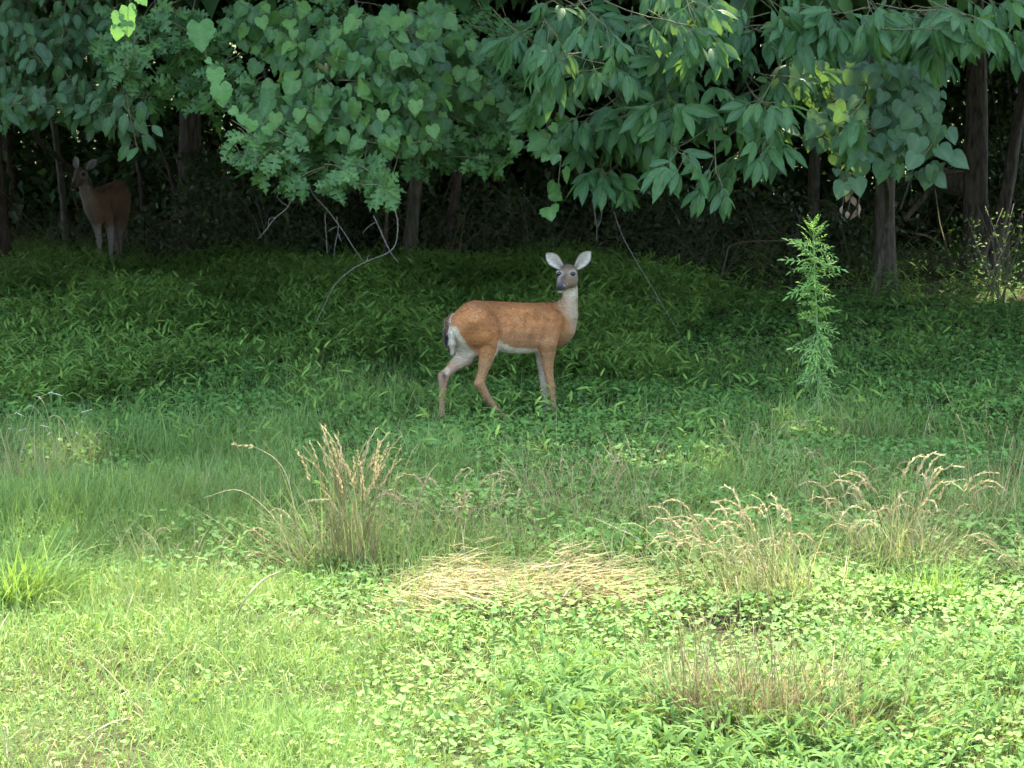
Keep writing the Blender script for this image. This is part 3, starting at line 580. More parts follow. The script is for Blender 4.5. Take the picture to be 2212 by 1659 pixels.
# --- dogwood like leaves in the dark upper left corner
t, b, _ = TREES['edge']; S = spray(t, b, T_OVATE, M_ovate, M_ovate_s)
for a in [(110, 150, 18.4, 150, 130, 2.4), (220, 225, 17.8, 100, 60, 2.4), (290, 255, 17.4, 50, 30, 2.0), (30, 60, 18.6, 90, 90, 2.2), (40, 210, 17.6, 60, 40, 2.0), (220, 40, 18.2, 120, 60, 2.0)]:
    vine_lobe(S, *a[:5], lai=a[5], size=(.10, .165), rz=.6)
# --- hickory boughs
t, b, _ = TREES['hick']; S = spray(t, b, T_LEAFLET, M_hick, M_hick_s, 'leaflet'); S.rach = {}
for a in [(1250, 110, 15.75, 120, 80, 2.6, .95), (1190, 180, 15.9, 50, 50, 2.0, .9), (1520, 60, 15.6, 130, 60, 2.6, 1.0), (1440, 40, 15.7, 90, 50, 2.2, 1.0), (1400, 220, 16.6, 240, 110, 2.4, .6), (1500, 265, 16.1, 130, 60, 2.4, .7),
          (1650, 285, 16.1, 90, 80, 2.4, .5), (1500, 390, 16.0, 110, 48, 2.6, .5), (1650, 385, 16.05, 80, 55, 2.4, .6), (1290, 300, 16.6, 130, 60, 2.0, .6), (1310, 405, 16.15, 75, 45, 2.6, .6), (1340, 340, 16.4, 110, 50, 1.8, .5), (1700, 170, 16.9, 120, 90, 2.0, .6), (1200, 60, 16.6, 110, 70, 2.0, .8), (1330, 10, 16.3, 170, 45, 2.4, .8), (1640, 30, 16.4, 130, 50, 2.4, .8), (1390, 120, 16.9, 120, 60, 2.2, .7), (1600, 170, 16.9, 120, 70, 2.0, .6), (1500, 50, 18.2, 260, 80, 1.8, .7), (1240, 40, 18.0, 150, 80, 1.8, .7), (1480, -10, 16.0, 200, 36, 2.2, .9)]:
    a = (a[0], a[1] - (42 if a[1] > 200 else 0)) + a[2:]; hickory_lobe(S, *a[:5], lai=a[5], droop=a[6])
t, b, _ = TREES['twin']; S = spray(t, b, T_LEAFLET, M_hick, M_hick_s, 'leaflet'); S.rach = {}
for a in [(1950, 60, 15.8, 130, 60, 2.4, 1.0), (2100, 30, 15.7, 110, 50, 2.4, 1.1), (1800, 30, 16.0, 90, 45, 2.2, 1.0), (1890, 250, 16.1, 30, 30, 1.6, .9), (2030, 100, 16.2, 70, 40, 2.0, .9), (1720, 60, 16.2, 60, 40, 2.0, .9), (2180, 90, 16.6, 60, 50, 1.5, .9), (1760, 5, 16.1, 120, 40, 2.2, .9), (2010, -10, 15.9, 170, 40, 2.2, 1.0), (1960, 60, 18.0, 230, 90, 1.8, .8)]:
    hickory_lobe(S, *a[:5], lai=a[5], droop=a[6], size=(.2, .27))
# --- redbud
rb = at_ground(1884, 22.6); rt = thing('redbud_tree', 'slender redbud with dull heart shaped leaves hanging left of the split trunk', 'tree', rb)
link('trunk', trunk_mesh([np.array([0, 0, -.1]), np.array([.05, -.5, 1.0]), P(1880, 250, 18.5) - rb, P(1890, 60, 17.4) - rb], .035, .015, M_barkm, 8), rt)
S = spray(rt, rb, T_HEART, M_red, M_red_s)
for a in [(1840, 180, 17.0, 120, 60, 2.2), (1890, 255, 16.6, 130, 50, 2.2), (1835, 335, 16.3, 36, 60, 1.9), (1985, 295, 16.4, 62, 34, 2.2), (1990, 375, 16.3, 52, 24, 2.2), (1910, 385, 16.4, 34, 40, 1.5), (1960, 190, 17.2, 100, 60, 2.0), (1880, 310, 16.9, 70, 30, 1.4)]:
    vine_lobe(S, *a[:5], lai=a[5], size=(.10, .155), rz=.5)
# withered bunch hanging under the redbud
wb = P(1836, 380, 16.2); wt = thing('withered_spray', 'withered brown leaves dangling on a twig under the heart shaped leaves', 'dead leaves', wb)
for q in ([(1836, 380), (1838, 420), (1832, 455)], [(1832, 390), (1822, 430), (1818, 470)], [(1858, 390), (1856, 430), (1846, 470)]):
    c = np.array([P(*w, 16.2) for w in q]) - wb; link('stem', mesh_np('stem', *tube(spline(c, 6), .0025, 4), mats=[M_twig]), wt)
S = spray(wt, wb, T_OVATE, M_brown, M_brown)
for px, py, sz, a in [(1838, 395, .1, .1), (1834, 412, .09, -.2), (1842, 424, .08, .2), (1820, 445, .06, -.4), (1830, 456, .06, .1), (1856, 440, .1, .05), (1850, 452, .09, -.3)]:
    S.add(P(px, py, 16.2), [math.sin(a), 0, -math.cos(a)], [rng.normal(0, .8), -.6, rng.normal(0, .3)], sz)
# bare hanging sprays of the oak
def hang(label, main, twigs, r=.006):
    c = np.array([P(*q, 16.3) for q in main]); base = c[0].copy(); t = thing('bare_branch', label, 'branch', base)
    link('stem', mesh_np('stem', *tube(spline(c - base, 5 * len(c)), np.linspace(r, r * .35, 5 * len(c)), 6), mats=[M_twig]), t)
    for q in twigs:
        k = np.array([P(*w, 16.3) for w in q]) - base; link('twig', mesh_np('twig', *tube(spline(k, 4 * len(k)), np.linspace(r * .6, r * .3, 4 * len(k)), 5), mats=[M_twig]), t)
C2 = lambda L: [(548.6 + x / 5.04, 384 + y / 5.04) for x, y in L]
hang('bare hooked twig arching down from the lobed leaves to the stiltgrass', C2([(1530, 120), (1540, 350), (1565, 480), (1550, 690), (1470, 810), (1240, 905), (1050, 1010), (880, 1170), (790, 1340), (680, 1570)]), [C2([(1240, 905), (1235, 870), (1255, 835)])])
hang('forked bare twig left of the hooked one below the lobed leaves', C2([(600, 50), (645, 180), (800, 350), (920, 510), (1010, 640), (1090, 770), (1195, 915)]), [C2([(800, 370), (775, 410), (785, 600), (798, 830)]), C2([(900, 420), (918, 560), (885, 720), (868, 855)]), C2([(900, 530), (850, 555), (798, 590)]), C2([(918, 600), (935, 660), (955, 690)])])
hang('straight bare twig crossing the hooked one', C2([(1300, 410), (1370, 560), (1440, 720), (1500, 830), (1575, 925)]), [C2([(1320, 485), (1250, 530), (1185, 600)])])
hang('bare twig drooping leftward over the dim brown bush', C2([(550, 70), (420, 220), (360, 330), (230, 440), (130, 570), (40, 670)]), [C2([(370, 310), (310, 270), (240, 200)]), C2([(235, 435), (170, 445), (155, 540)])])
hang('thin double vine dangling above the deer\'s right ear', [(1283, 440), (1286, 470), (1289, 490), (1289, 520)], [[(1301, 445), (1298, 475), (1290, 492)]], r=.004)
hang('long thin bare vine trailing from the hickory down to the creeper', [(1325, 455), (1345, 510), (1378, 570), (1420, 640), (1455, 700), (1475, 740)], [[(1430, 655), (1410, 640), (1395, 640)]], r=.0028)

# --- choose the leaves that show largest; those are parts, the rest is one mass
def finish_sprays(limit=290):
    allp = []; 
    for si, S in enumerate(SPRAYS):
        S.pos = np.array(S.pos); S.M = np.array(S.M); S.sz = np.array(S.sz); S.grp = np.array(S.grp)
    cell = {}
    for si, S in enumerate(SPRAYS):
        S.ctr = S.pos + S.M[:, :, 0] * S.sz[:, None] * .5; S.px, S.py = proj(S.ctr)
        for i in range(len(S.pos)):
            for dx in (-1, 0, 1):
                for dy in (-1, 0, 1):
                    cell.setdefault((int(S.px[i] // 16) + dx, int(S.py[i] // 16) + dy), []).append((S.ctr[i, 1], si, i))
    score = [np.full(len(S.pos), 0.0) for S in SPRAYS]
    for k, v in cell.items():
        v.sort()
        if 0 <= k[0] <= 138 and 0 <= k[1] <= 104:
            for rk, (_, si, i) in enumerate(v[:3]): score[si][i] += (1.0, .35, .1)[rk]
    for S, sc in zip(SPRAYS, score):
        n = len(S.pos); face = np.abs(S.M[:, 1, 2]); sc = sc * (.3 + face) + 1e-3 * rng.random(n)
        if hasattr(S, 'rach'):
            g = {}
            for i in range(n): g.setdefault(S.grp[i], []).append(i)
            order = sorted(g, key=lambda q: -np.mean(sc[g[q]])); chosen = []
            for q in order:
                if sum(len(g[c]) for c in chosen) + len(g[q]) > limit: break
                chosen.append(q)
            sel = set(i for q in chosen for i in g[q])
        else:
            sel = set(np.argsort(-sc)[:limit]) if n > limit else set(range(n))
        meshes = []
        for k, (V, F, mid) in enumerate(S.T): meshes.append(mesh_np(S.name, V, F, {'mid': mid}, mats=[S.mat]))
        rach_obj = {}
        if hasattr(S, 'rach'):
            for q in chosen:
                c = S.rach[q]; V, F = tube(spline(c - c[0], 5), np.linspace(.0028, .0016, 5), 5)
                rach_obj[q] = link('leaf', mesh_np('leaf', V, F, mats=[M_twigd]), S.t, c[0] - S.base)
            for q in S.rach:
                if q not in rach_obj: S.twigs.append((S.rach[q], .0022))
        tm = rng.integers(0, len(S.T), n)
        for i in sorted(sel):
            o = bpy.data.objects.new(S.name, meshes[tm[i]]); COL.objects.link(o); m = Matrix.Identity(4)
            par, off = S.t, S.base
            if rach_obj: par = rach_obj[S.grp[i]]; off = S.rach[S.grp[i]][0]
            for a in range(3):
                for c in range(3): m[a][c] = S.M[i, a, c] * S.sz[i]
                m[a][3] = S.pos[i, a] - off[a]
            o.parent = par; o.matrix_basis = m
        rest = np.array([i for i in range(n) if i not in sel], int)
        if len(rest):
            V, F, r, m = stamp(S.T, S.pos[rest] - S.base, S.M[rest], S.sz[rest], tmpl=tm[rest])
            link('foliage', mesh_np('foliage', V, F, {'rnd': r, 'mid': m}, mats=[S.mat_s]), S.t, kind='stuff')
        if S.twigs:
            V, F = merge([tube(spline(c - S.base, 4) if len(c) > 2 else c - S.base, r, 4) for c, r in S.twigs])
            link('twigs', mesh_np('twigs', V, F, mats=[M_twigd]), S.t, kind='stuff')
finish_sprays()
# boughs that carry the sprays
for key, ends in {'oak': [(330, 60, 18), (600, 260, 17.2)], 'lean': [(980, 60, 18.6)], 'hick': [(1480, 60, 17), (1250, 20, 16.8)], 'twin': [(1950, -30, 16.6), (2130, -40, 16.4)], 'edge': [(100, 40, 19)]}.items():
    t, b, pts = TREES[key]
    for e in ends:
        e = P(*e) - b; s = pts[1] * .35 + pts[2] * .65
        link('limb', limb_mesh([s, s * .55 + e * .45 + np.array([0, 0, .7]), e + np.array([0, 0, .05])], .05, .012, M_bark, n=14), t)
# ================================================================== DEER
def sdf_capsule(p, a, b, ra, rb):
    ab = b - a; t = np.clip(((p - a) @ ab) / max(ab @ ab, 1e-9), 0, 1); return np.linalg.norm(p - a - t[..., None] * ab, axis=-1) - (ra + (rb - ra) * t)
def sdf_ellipsoid(p, c, r, Rm=None):
    q = p - c
    if Rm is not None: q = q @ Rm
    k0 = np.linalg.norm(q / r, axis=-1); return (k0 - 1) * min(r) * (.5 + .5 * np.minimum(k0, 1.5))
def smin(a, b, k):
    h = np.clip(.5 + .5 * (b - a) / k, 0, 1); return b * (1 - h) + a * h - k * h * (1 - h)
def surface_nets(f, lo, h):
    s = f < 0; nx, ny, nz = f.shape
    def e(a, b): return a, b
    idx = -np.ones((nx - 1, ny - 1, nz - 1), np.int64)
    c = [f[i:nx - 1 + i, j:ny - 1 + j, k:nz - 1 + k] for i in (0, 1) for j in (0, 1) for k in (0, 1)]
    neg = sum((q < 0).astype(int) for q in c); act = (neg > 0) & (neg < 8); ii = np.argwhere(act); idx[act] = np.arange(len(ii))
    off = np.array([(i, j, k) for i in (0, 1) for j in (0, 1) for k in (0, 1)]); vals = np.stack([q[act] for q in c], 1)
    acc = np.zeros((len(ii), 3)); cnt = np.zeros(len(ii))
    for a in range(8):
        for b in range(a + 1, 8):
            if np.abs(off[a] - off[b]).sum() != 1: continue
            va, vb = vals[:, a], vals[:, b]; m = (va < 0) != (vb < 0); t = np.where(m, va / np.where(m, va - vb, 1), 0)
            acc += np.where(m[:, None], off[a] + t[:, None] * (off[b] - off[a]), 0); cnt += m
    V = lo + (ii + acc / cnt[:, None]) * h; Q = []
    for ax in range(3):
        u, v = (ax + 1) % 3, (ax + 2) % 3
        sl0 = [slice(1, -1)] * 3; sl1 = [slice(1, -1)] * 3; sl0[ax] = slice(0, -1); sl1[ax] = slice(1, None)
        a, b = s[tuple(sl0)], s[tuple(sl1)]; w = np.argwhere(a != b); fl = a[a != b]
        o = np.ones(3, int); o[ax] = 0; w = w + o; du = np.zeros(3, int); du[u] = 1; dv = np.zeros(3, int); dv[v] = 1
        g = lambda q: idx[tuple(q.T)]
        q = np.stack([g(w - du - dv), g(w - dv), g(w), g(w - du)], 1); q[~fl] = q[~fl][:, ::-1]; Q.append(q)
    return V, np.concatenate(Q)
class Body:
    def __init__(s): s.prims = []
    def cap(s, g, a, b, ra, rb, k=.03): s.prims.append((g, k, 'c', (np.array(a), np.array(b), ra, rb)))
    def chain(s, g, pts, rad, k=.03):
        pts = [np.array(q) for q in pts]; rm = max(rad)
        def f(p):
            d = sdf_capsule(p, pts[0], pts[1], rad[0], rad[1])
            for i in range(1, len(pts) - 1): d = smin(d, sdf_capsule(p, pts[i], pts[i + 1], rad[i], rad[i + 1]), .009)
            return d
        s.fn(g, f, np.min(pts, 0) - rm, np.max(pts, 0) + rm, k)
    def ell(s, g, c, r, Rm=None, k=.03): s.prims.append((g, k, 'e', (np.array(c), np.array(r), Rm)))
    def fn(s, g, f, lo, hi, k=.03): s.prims.append((g, k, 'f', (f, np.array(lo), np.array(hi))))
    def box(s, pr):
        k, d = pr[2], pr[3]
        if k == 'c': r = max(d[2], d[3]); return np.minimum(d[0], d[1]) - r, np.maximum(d[0], d[1]) + r
        if k == 'e': r = max(d[1]); return d[0] - r, d[0] + r
        return d[1], d[2]
    def ev(s, pr, p):
        k, d = pr[2], pr[3]
        return sdf_capsule(p, *d) if k == 'c' else sdf_ellipsoid(p, *d) if k == 'e' else d[0](p)
    def build(s, h):
        bx = [s.box(q) for q in s.prims]; lo = np.min([b[0] for b in bx], 0) - .05; hi = np.max([b[1] for b in bx], 0) + .05
        n = np.ceil((hi - lo) / h).astype(int); f = np.full(n, 9.0, np.float32)
        ax = [lo[i] + np.arange(n[i]) * h for i in range(3)]
        for pr, (a, b) in zip(s.prims, bx):
            m = .09; i0 = np.maximum(((a - m - lo) / h).astype(int), 0); i1 = np.minimum(np.ceil((b + m - lo) / h).astype(int) + 1, n)
            sl = tuple(slice(i0[i], i1[i]) for i in range(3)); p = np.stack(np.meshgrid(*[ax[i][sl[i]] for i in range(3)], indexing='ij'), -1)
            d = s.ev(pr, p); f[sl] = smin(f[sl], d.astype(np.float32), pr[1])
        V, Q = surface_nets(f, lo, h)
        # light smoothing
        E = np.concatenate([Q[:, [0, 1]], Q[:, [1, 2]], Q[:, [2, 3]], Q[:, [3, 0]]])
        for it in range(3):
            acc = np.zeros_like(V); c = np.zeros(len(V)); np.add.at(acc, E[:, 0], V[E[:, 1]]); np.add.at(acc, E[:, 1], V[E[:, 0]]); np.add.at(c, E[:, 0], 1); np.add.at(c, E[:, 1], 1)
            V = V + (.5 if it % 2 == 0 else -.3) * (acc / c[:, None] - V)
        fn_ = np.cross(V[Q[:, 2]] - V[Q[:, 0]], V[Q[:, 3]] - V[Q[:, 1]]); N = np.zeros_like(V)
        for k in range(4): np.add.at(N, Q[:, k], fn_)
        groups = sorted(set(q[0] for q in s.prims)); D = np.full((len(V), len(groups)), 9.0)
        for pr in s.prims: j = groups.index(pr[0]); D[:, j] = np.minimum(D[:, j], s.ev(pr, V))
        return V, Q, norm(N), groups, D
def fur_mat(name):
    m, nt, pb, out = nodes(name); N = nt.nodes; L = nt.links
    a = N.new('ShaderNodeAttribute'); a.attribute_name = 'coat'
    tx = N.new('ShaderNodeTexCoord'); mp = N.new('ShaderNodeMapping'); mp.inputs['Scale'].default_value = (18, 40, 60); L.new(tx.outputs['Object'], mp.inputs[0])
    nz = N.new('ShaderNodeTexNoise'); nz.inputs['Scale'].default_value = 2.0; nz.inputs['Detail'].default_value = 6; L.new(mp.outputs[0], nz.inputs[0])
    hs = N.new('ShaderNodeHueSaturation'); mr = N.new('ShaderNodeMapRange'); mr.inputs[1].default_value = .3; mr.inputs[2].default_value = .7; mr.inputs[3].default_value = .73; mr.inputs[4].default_value = 1.26
    L.new(nz.outputs['Fac'], mr.inputs[0]); L.new(mr.outputs[0], hs.inputs['Value']); L.new(a.outputs['Color'], hs.inputs['Color']); L.new(hs.outputs[0], pb.inputs['Base Color'])
    pb.inputs['Roughness'].default_value = .75; pb.inputs['Specular IOR Level'].default_value = .2; pass
    bp = N.new('ShaderNodeBump'); bp.inputs['Strength'].default_value = .35; bp.inputs['Distance'].default_value = .012; L.new(nz.outputs['Fac'], bp.inputs['Height']); L.new(bp.outputs[0], pb.inputs['Normal'])
    return m
M_fur = fur_mat('deer coat')
def plain(name, c, rough=.5, spec=.5):
    m, nt, pb, out = nodes(name); pb.inputs['Base Color'].default_value = (*c, 1); pb.inputs['Roughness'].default_value = rough; pb.inputs['Specular IOR Level'].default_value = spec
    nz = nt.nodes.new('ShaderNodeTexNoise'); nz.inputs['Scale'].default_value = 60; mr = nt.nodes.new('ShaderNodeMapRange'); mr.inputs[3].default_value = rough * .8; mr.inputs[4].default_value = min(1, rough * 1.2)
    nt.links.new(nz.outputs['Fac'], mr.inputs[0]); nt.links.new(mr.outputs[0], pb.inputs['Roughness']); return m
M_eye = plain('deer eye', (.008, .006, .005), .12, .6); M_hoof = plain('hoof horn', (.02, .017, .014), .5)
def mixc(c, w, col): return c * (1 - w[:, None]) + np.array(col) * w[:, None]
def fuzz(V, Q, N, C, flow, n, length, seed):
    """short hair: tapered slivers lying along the flow"""
    r = np.random.default_rng(seed); q = Q[r.integers(0, len(Q), n)]; w = r.dirichlet((1, 1, 1, 1), n)
    p = (V[q] * w[..., None]).sum(1); nn = norm((N[q] * w[..., None]).sum(1)); c = (C[q] * w[..., None]).sum(1)
    f = flow(p); f = norm(f - (f * nn).sum(1, keepdims=True) * nn + 1e-6); d = norm(f + nn * .30 + r.normal(0, .16, (n, 3))); sd = norm(np.cross(nn, d))
    L = (length * r.uniform(.6, 1.3, n))[:, None] * np.minimum(1, (.35 + 1.0 * np.ones((n, 1))))
    W = .0016; HV = np.stack([p - nn * .002 - sd * W, p - nn * .002 + sd * W, p + d * L + nn * .001], 1).reshape(-1, 3)
    c = c * r.uniform(.6, 1.4, (n, 1)); return HV, np.arange(3 * n).reshape(-1, 3), np.repeat(c, 3, 0)
def ear_mesh(base, tip, open_dir, width, depth, inner, outer, edge):
    """cupped ear: base, tip, direction the cup opens"""
    ax = tip - base; L = np.linalg.norm(ax); ax = ax / L; op = open_dir - (open_dir @ ax) * ax; op /= np.linalg.norm(op); sd = np.cross(ax, op)
    nu, nv = 15, 11; V, C = [], []
    for layer in (0, 1):
        for i in range(nu):
            u = i / (nu - 1); w = width * (.36 + .64 * math.sin(min(1, u * 1.45 + .12) * math.pi / 2)) * (1 - max(0, (u - .45) / .55) ** 2.3) if u < .999 else .0
            for j in range(nv):
                v = -1 + 2 * j / (nv - 1); cup = depth * (1 - v * v) * (1 - .55 * u)
                p = base + ax * L * u + sd * v * w - op * cup + (-op * .006 * (1 - abs(v) ** 3) * (1 - u ** 4) if layer else 0)
                V.append(p); 
                if layer: C.append(outer)
                else:
                    e = max(abs(v), u * .85); k = smooth(np.array(e), .72, .98); k2 = math.exp(-((v - .1) / .38) ** 2) * (1 - u) * .9
                    c = np.array(inner) * (1 - .62 * k2) * (1 - .22 * math.exp(-((v + .25) / .2) ** 2) * (u < .8)) ; C.append(c * (1 - k) + np.array(edge) * k)
    F = []
    for layer in (0, 1):
        o = layer * nu * nv
        for i in range(nu - 1):
            for j in range(nv - 1):
                a = o + i * nv + j; f = (a, a + 1, a + nv + 1, a + nv); F.append(f if layer == 0 else f[::-1])
    return np.array(V), np.array(F), np.array(C)
def ball(c, r, n=12):
    V = [c + r * np.array([math.sin(a) * math.cos(b), math.sin(a) * math.sin(b), math.cos(a)]) for a in np.linspace(0, math.pi, n) for b in np.linspace(0, 2 * math.pi, n, endpoint=False)]
    F = [(i * n + j, i * n + (j + 1) % n, (i + 1) * n + (j + 1) % n, (i + 1) * n + j) for i in range(n - 1) for j in range(n)]; return np.array(V), np.array(F)
TAN = np.array([.52, .215, .07]); BROWN = np.array([.30, .115, .042]); PALE = np.array([.58, .42, .24]); WHITE = np.array([.90, .76, .55]); GREY = np.array([.22, .165, .13]); BLACK = np.array([.015, .012, .012])

def alert_deer():
    U = .873e-3; TY = math.tan(R(23))
    dyc = lambda cx: TY * (cx - 800) * U
    def J(cx, cy, l=0.0, dy=None):
        return P((1600 + cx / 2.0733) / 1.8228, (900 + cy / 2.0733) / 1.8228, 16.0 + (dyc(cx) + l if dy is None else dy))
    def crop(p):
        px, py = proj(p); return (px * 1.8228 - 1600) * 2.0733, (py * 1.8228 - 900) * 2.0733
    B = Body()
    sec = np.array([(355, 740, 800, .03), (380, 705, 850, .055), (420, 672, 905, .085), (480, 628, 950, .118), (560, 596, 975, .14), (650, 592, 985, .146), (760, 597, 1000, .15), (860, 602, 1014, .155),
                    (960, 607, 1018, .155), (1060, 606, 1010, .145), (1150, 602, 990, .13), (1240, 606, 960, .112), (1310, 655, 900, .088), (1352, 710, 835, .065), (1378, 745, 790, .04)], float)
    cen = np.array([J(s[0], (s[1] + s[2]) / 2) for s in sec]); top = np.array([J(s[0], s[1])[2] for s in sec]); bot = np.array([J(s[0], s[2])[2] for s in sec]); hw = sec[:, 3]
    cs, sn = math.cos(R(23)), math.sin(R(23)); sx = cen[:, 0] - (cen[:, 1] - 16) * sn * .9
    def torso(p):
        xr = p[..., 0] - (p[..., 1] - 16) * sn * .9; x = np.clip(xr, sx[0], sx[-1]); zt, zb, w, yc = (np.interp(x, sx, q) for q in (top, bot, hw, cen[:, 1]))
        v = (p[..., 1] - yc) * cs - 0; hh = (zt - zb) / 2; zz = (p[..., 2] - (zt + zb) / 2) / hh; ww = w * (1 - .12 * np.clip(zz, -1, 1) * (zz > 0) - .16 * np.clip(-zz - .2, 0, 1))
        r = (np.abs(v / ww) ** 2.25 + np.abs(zz) ** 2.25) ** (1 / 2.25); dx = np.abs(xr - x)
        return np.sqrt(np.maximum((r - 1) * np.minimum(ww, hh), 0) ** 2 + dx ** 2) + np.minimum((r - 1) * np.minimum(ww, hh), 0)
    B.fn('torso', torso, (sx[0] - .22, 15.6, bot.min() - .02), (sx[-1] + .22, 16.45, top.max() + .02))
    # shoulder, thigh masses
    B.chain('fore_near', [J(1190, 760, -.085), J(1150, 930, -.098), J(1155, 1010, -.092), J(1155, 1110, -.088), J(1172, 1230, -.085), J(1182, 1285, -.085), J(1197, 1390, -.085), J(1210, 1475, -.085), J(1217, 1520, -.09), J(1226, 1560, -.1)], [.085, .074, .054, .039, .028, .031, .0175, .0185, .024, .022], k=.04)
    B.chain('fore_far', [J(1150, 880, .08), J(1110, 1010, .085), J(1103, 1080, .085), J(1113, 1180, .085), J(1129, 1285, .085), J(1134, 1390, .085), J(1139, 1450, .085), J(1145, 1500, .08), J(1152, 1535, .075)], [.07, .05, .035, .028, .030, .0175, .0185, .024, .022], k=.035)
    B.chain('hind_near', [J(560, 745, -.045), J(625, 850, -.06), J(680, 925, -.085), J(668, 985, -.088), J(640, 1110, -.085), J(613, 1215, -.08), J(602, 1262, -.08), J(655, 1365, -.08), J(733, 1470, -.085), J(780, 1528, -.09), J(840, 1580, -.10)], [.125, .112, .078, .066, .044, .031, .034, .024, .0185, .025, .022], k=.045)
    B.cap('hind_near', J(600, 1210, -.08), J(576, 1262, -.08), .018, .021, .02)
    B.chain('hind_far', [J(470, 830, .03), J(500, 980, .055), J(480, 1050, .06), J(400, 1110, .06), J(322, 1185, .06), J(302, 1225, .06), J(298, 1310, .06), J(290, 1440, .055), J(284, 1525, .05), J(294, 1590, .04)], [.11, .09, .064, .044, .031, .034, .024, .0185, .025, .022], k=.045)
    B.cap('hind_far', J(320, 1170, .06), J(285, 1192, .06), .018, .021, .02)
    B.ell('torso', J(1272, 830, 0), (.078, .08, .10), k=.06)
    # neck and head
    B.chain('neck', [J(1258, 775, -.0), J(1305, 700, dy=.17), J(1322, 630, dy=.165), J(1338, 560, dy=.155), J(1343, 500, dy=.145), J(1337, 420, dy=.135)], [.116, .085, .067, .054, .049, .048], k=.045)
    hc = J(1322, 352, dy=.10); nose = J(1258, 478, dy=-.05)
    face = nose - hc; face /= np.linalg.norm(face)
    B.ell('head', hc + [0, .0, -.004], (.060, .072, .058), k=.02)
    B.cap('head', hc + np.array([0, -.02, -.012]), J(1290, 420, dy=.035), .055, .044, .03)
    B.cap('head', J(1350, 420, dy=.09), J(1300, 455, dy=.02), .044, .034, .03)        # cheek and jaw
    B.cap('head', J(1290, 415, dy=.035), J(1268, 462, dy=-.02), .043, .0315, .025)
    B.cap('head', J(1268, 462, dy=-.02), J(1262, 482, dy=-.045), .031, .0285, .02)
    B.cap('head', J(1275, 495, dy=.0), J(1262, 503, dy=-.035), .022, .019, .015)       # chin
    B.ell('head', J(1240, 357, dy=.045), (.016, .02, .016), k=.018); B.ell('head', J(1362, 357, dy=.035), (.018, .02, .016), k=.018)   # brows
    V, Q, N, gr, D = B.build(.0062)
    cx, cy = crop(V); g = np.array(gr)[np.argmin(D, 1)]
    wt = lambda name: np.exp(-np.maximum(D[:, gr.index(name)] - D.min(1), 0) / .012)
    nz = noise2(V[:, 0] * 8, V[:, 2] * 14, 2.0, 31); n2 = noise2(V[:, 0] * 14 + V[:, 1] * 9, V[:, 2] * 25, 3.0, 32)
    C = np.tile(TAN, (len(V), 1)) * (1 + .13 * nz + .09 * n2)[:, None]
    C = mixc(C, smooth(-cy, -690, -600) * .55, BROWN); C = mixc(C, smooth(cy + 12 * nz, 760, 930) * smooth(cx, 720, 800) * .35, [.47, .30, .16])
    C = mixc(C, np.exp(-((cx - 735) / 45) ** 2 - ((cy - 720) / 70) ** 2) * .6, BROWN)                  # shade in the flank hollow, painted into the coat
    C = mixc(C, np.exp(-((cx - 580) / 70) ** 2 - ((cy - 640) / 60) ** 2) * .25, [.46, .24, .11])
    rib_shade = np.sin((cx + .25 * (cy - 800)) / 13.0) * np.exp(-((cx - 960) / 130) ** 2 - ((cy - 800) / 110) ** 2); C = C * (1 + .11 * rib_shade)[:, None]  # light and dark bands paint the rib relief into the coat
    C = mixc(C, np.exp(-((cx - 1240 + .3 * (cy - 700)) / 22) ** 2) * smooth(cy, 610, 660) * smooth(-cy, -800, -700) * .6, BROWN); C = mixc(C, np.exp(-((cx - 1105 + .25 * (cy - 900)) / 16) ** 2) * smooth(cy, 800, 880) * smooth(-cy, -1000, -960) * .55, BROWN)  # shoulder and elbow creases painted as brown shade lines
    C = mixc(C, np.exp(-((np.hypot((cx - 600) / 1.0, (cy - 840) / 1.15) - 165) / 14) ** 2) * smooth(cx, 600, 700) * smooth(-cy, -930, -880) * .7, BROWN); C = mixc(C, smooth(n2 + .6 * nz, .9, 1.8) * .3, [.5, .3, .17])  # thigh contour shade painted as a brown arc, then random pale mottling
    # legs
    leg = np.clip(np.maximum(wt('hind_near'), np.maximum(wt('hind_far'), np.maximum(wt('fore_near'), wt('fore_far')))), 0, 1) * smooth(cy, 960, 1120)
    C = mixc(C, leg, [.50, .265, .115]); C = mixc(C, leg * smooth(cy, 1250, 1500), [.44, .27, .14])
    # belly
    bl = np.interp(cx, [700, 760, 850, 950, 1085], [880, 925, 962, 978, 982]); wb = smooth(cy - bl + 4 * n2, -10, 14) * smooth(cx, 735, 765) * smooth(-cx, -1110, -1080) * (wt('torso') > .5)
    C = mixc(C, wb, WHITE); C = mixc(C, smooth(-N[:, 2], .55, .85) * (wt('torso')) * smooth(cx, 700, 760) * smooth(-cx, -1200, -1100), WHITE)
    # inner sides and rump patch
    rb = np.interp(cy, [770, 800, 900, 960, 1030, 1100], [395, 412, 462, 515, 565, 570]); rear = smooth(rb - cx + 5 * n2, -6, 16) * smooth(cy, 780, 815) * (1 - wt('hind_near') * smooth(cx, rb.min(), 470))
    C = mixc(C, rear * smooth(-cy, -1120, -1000) , WHITE * .92)
    inn = wt('hind_far') * smooth(cx - cy * .0, 300, 480) * smooth(-cy, -1200, -1110) * smooth(cy, 900, 1000); C = mixc(C, inn * .6, WHITE * .8)
    hf = wt('hind_far') * (D[:, gr.index('hind_near')] > .01); C = mixc(C, hf * smooth(cy, 1100, 1180) * smooth(-cy, -1420, -1220) * .35, [.48, .40, .32])
    C = mixc(C, np.exp(-((cx - 312) / 22) ** 2 - ((cy - 1205) / 26) ** 2) * (hf > .4), [.07, .04, .025]); C = mixc(C, np.exp(-((cx - 335) / 18) ** 2 - ((cy - 1165) / 28) ** 2) * (hf > .4) * .8, WHITE)
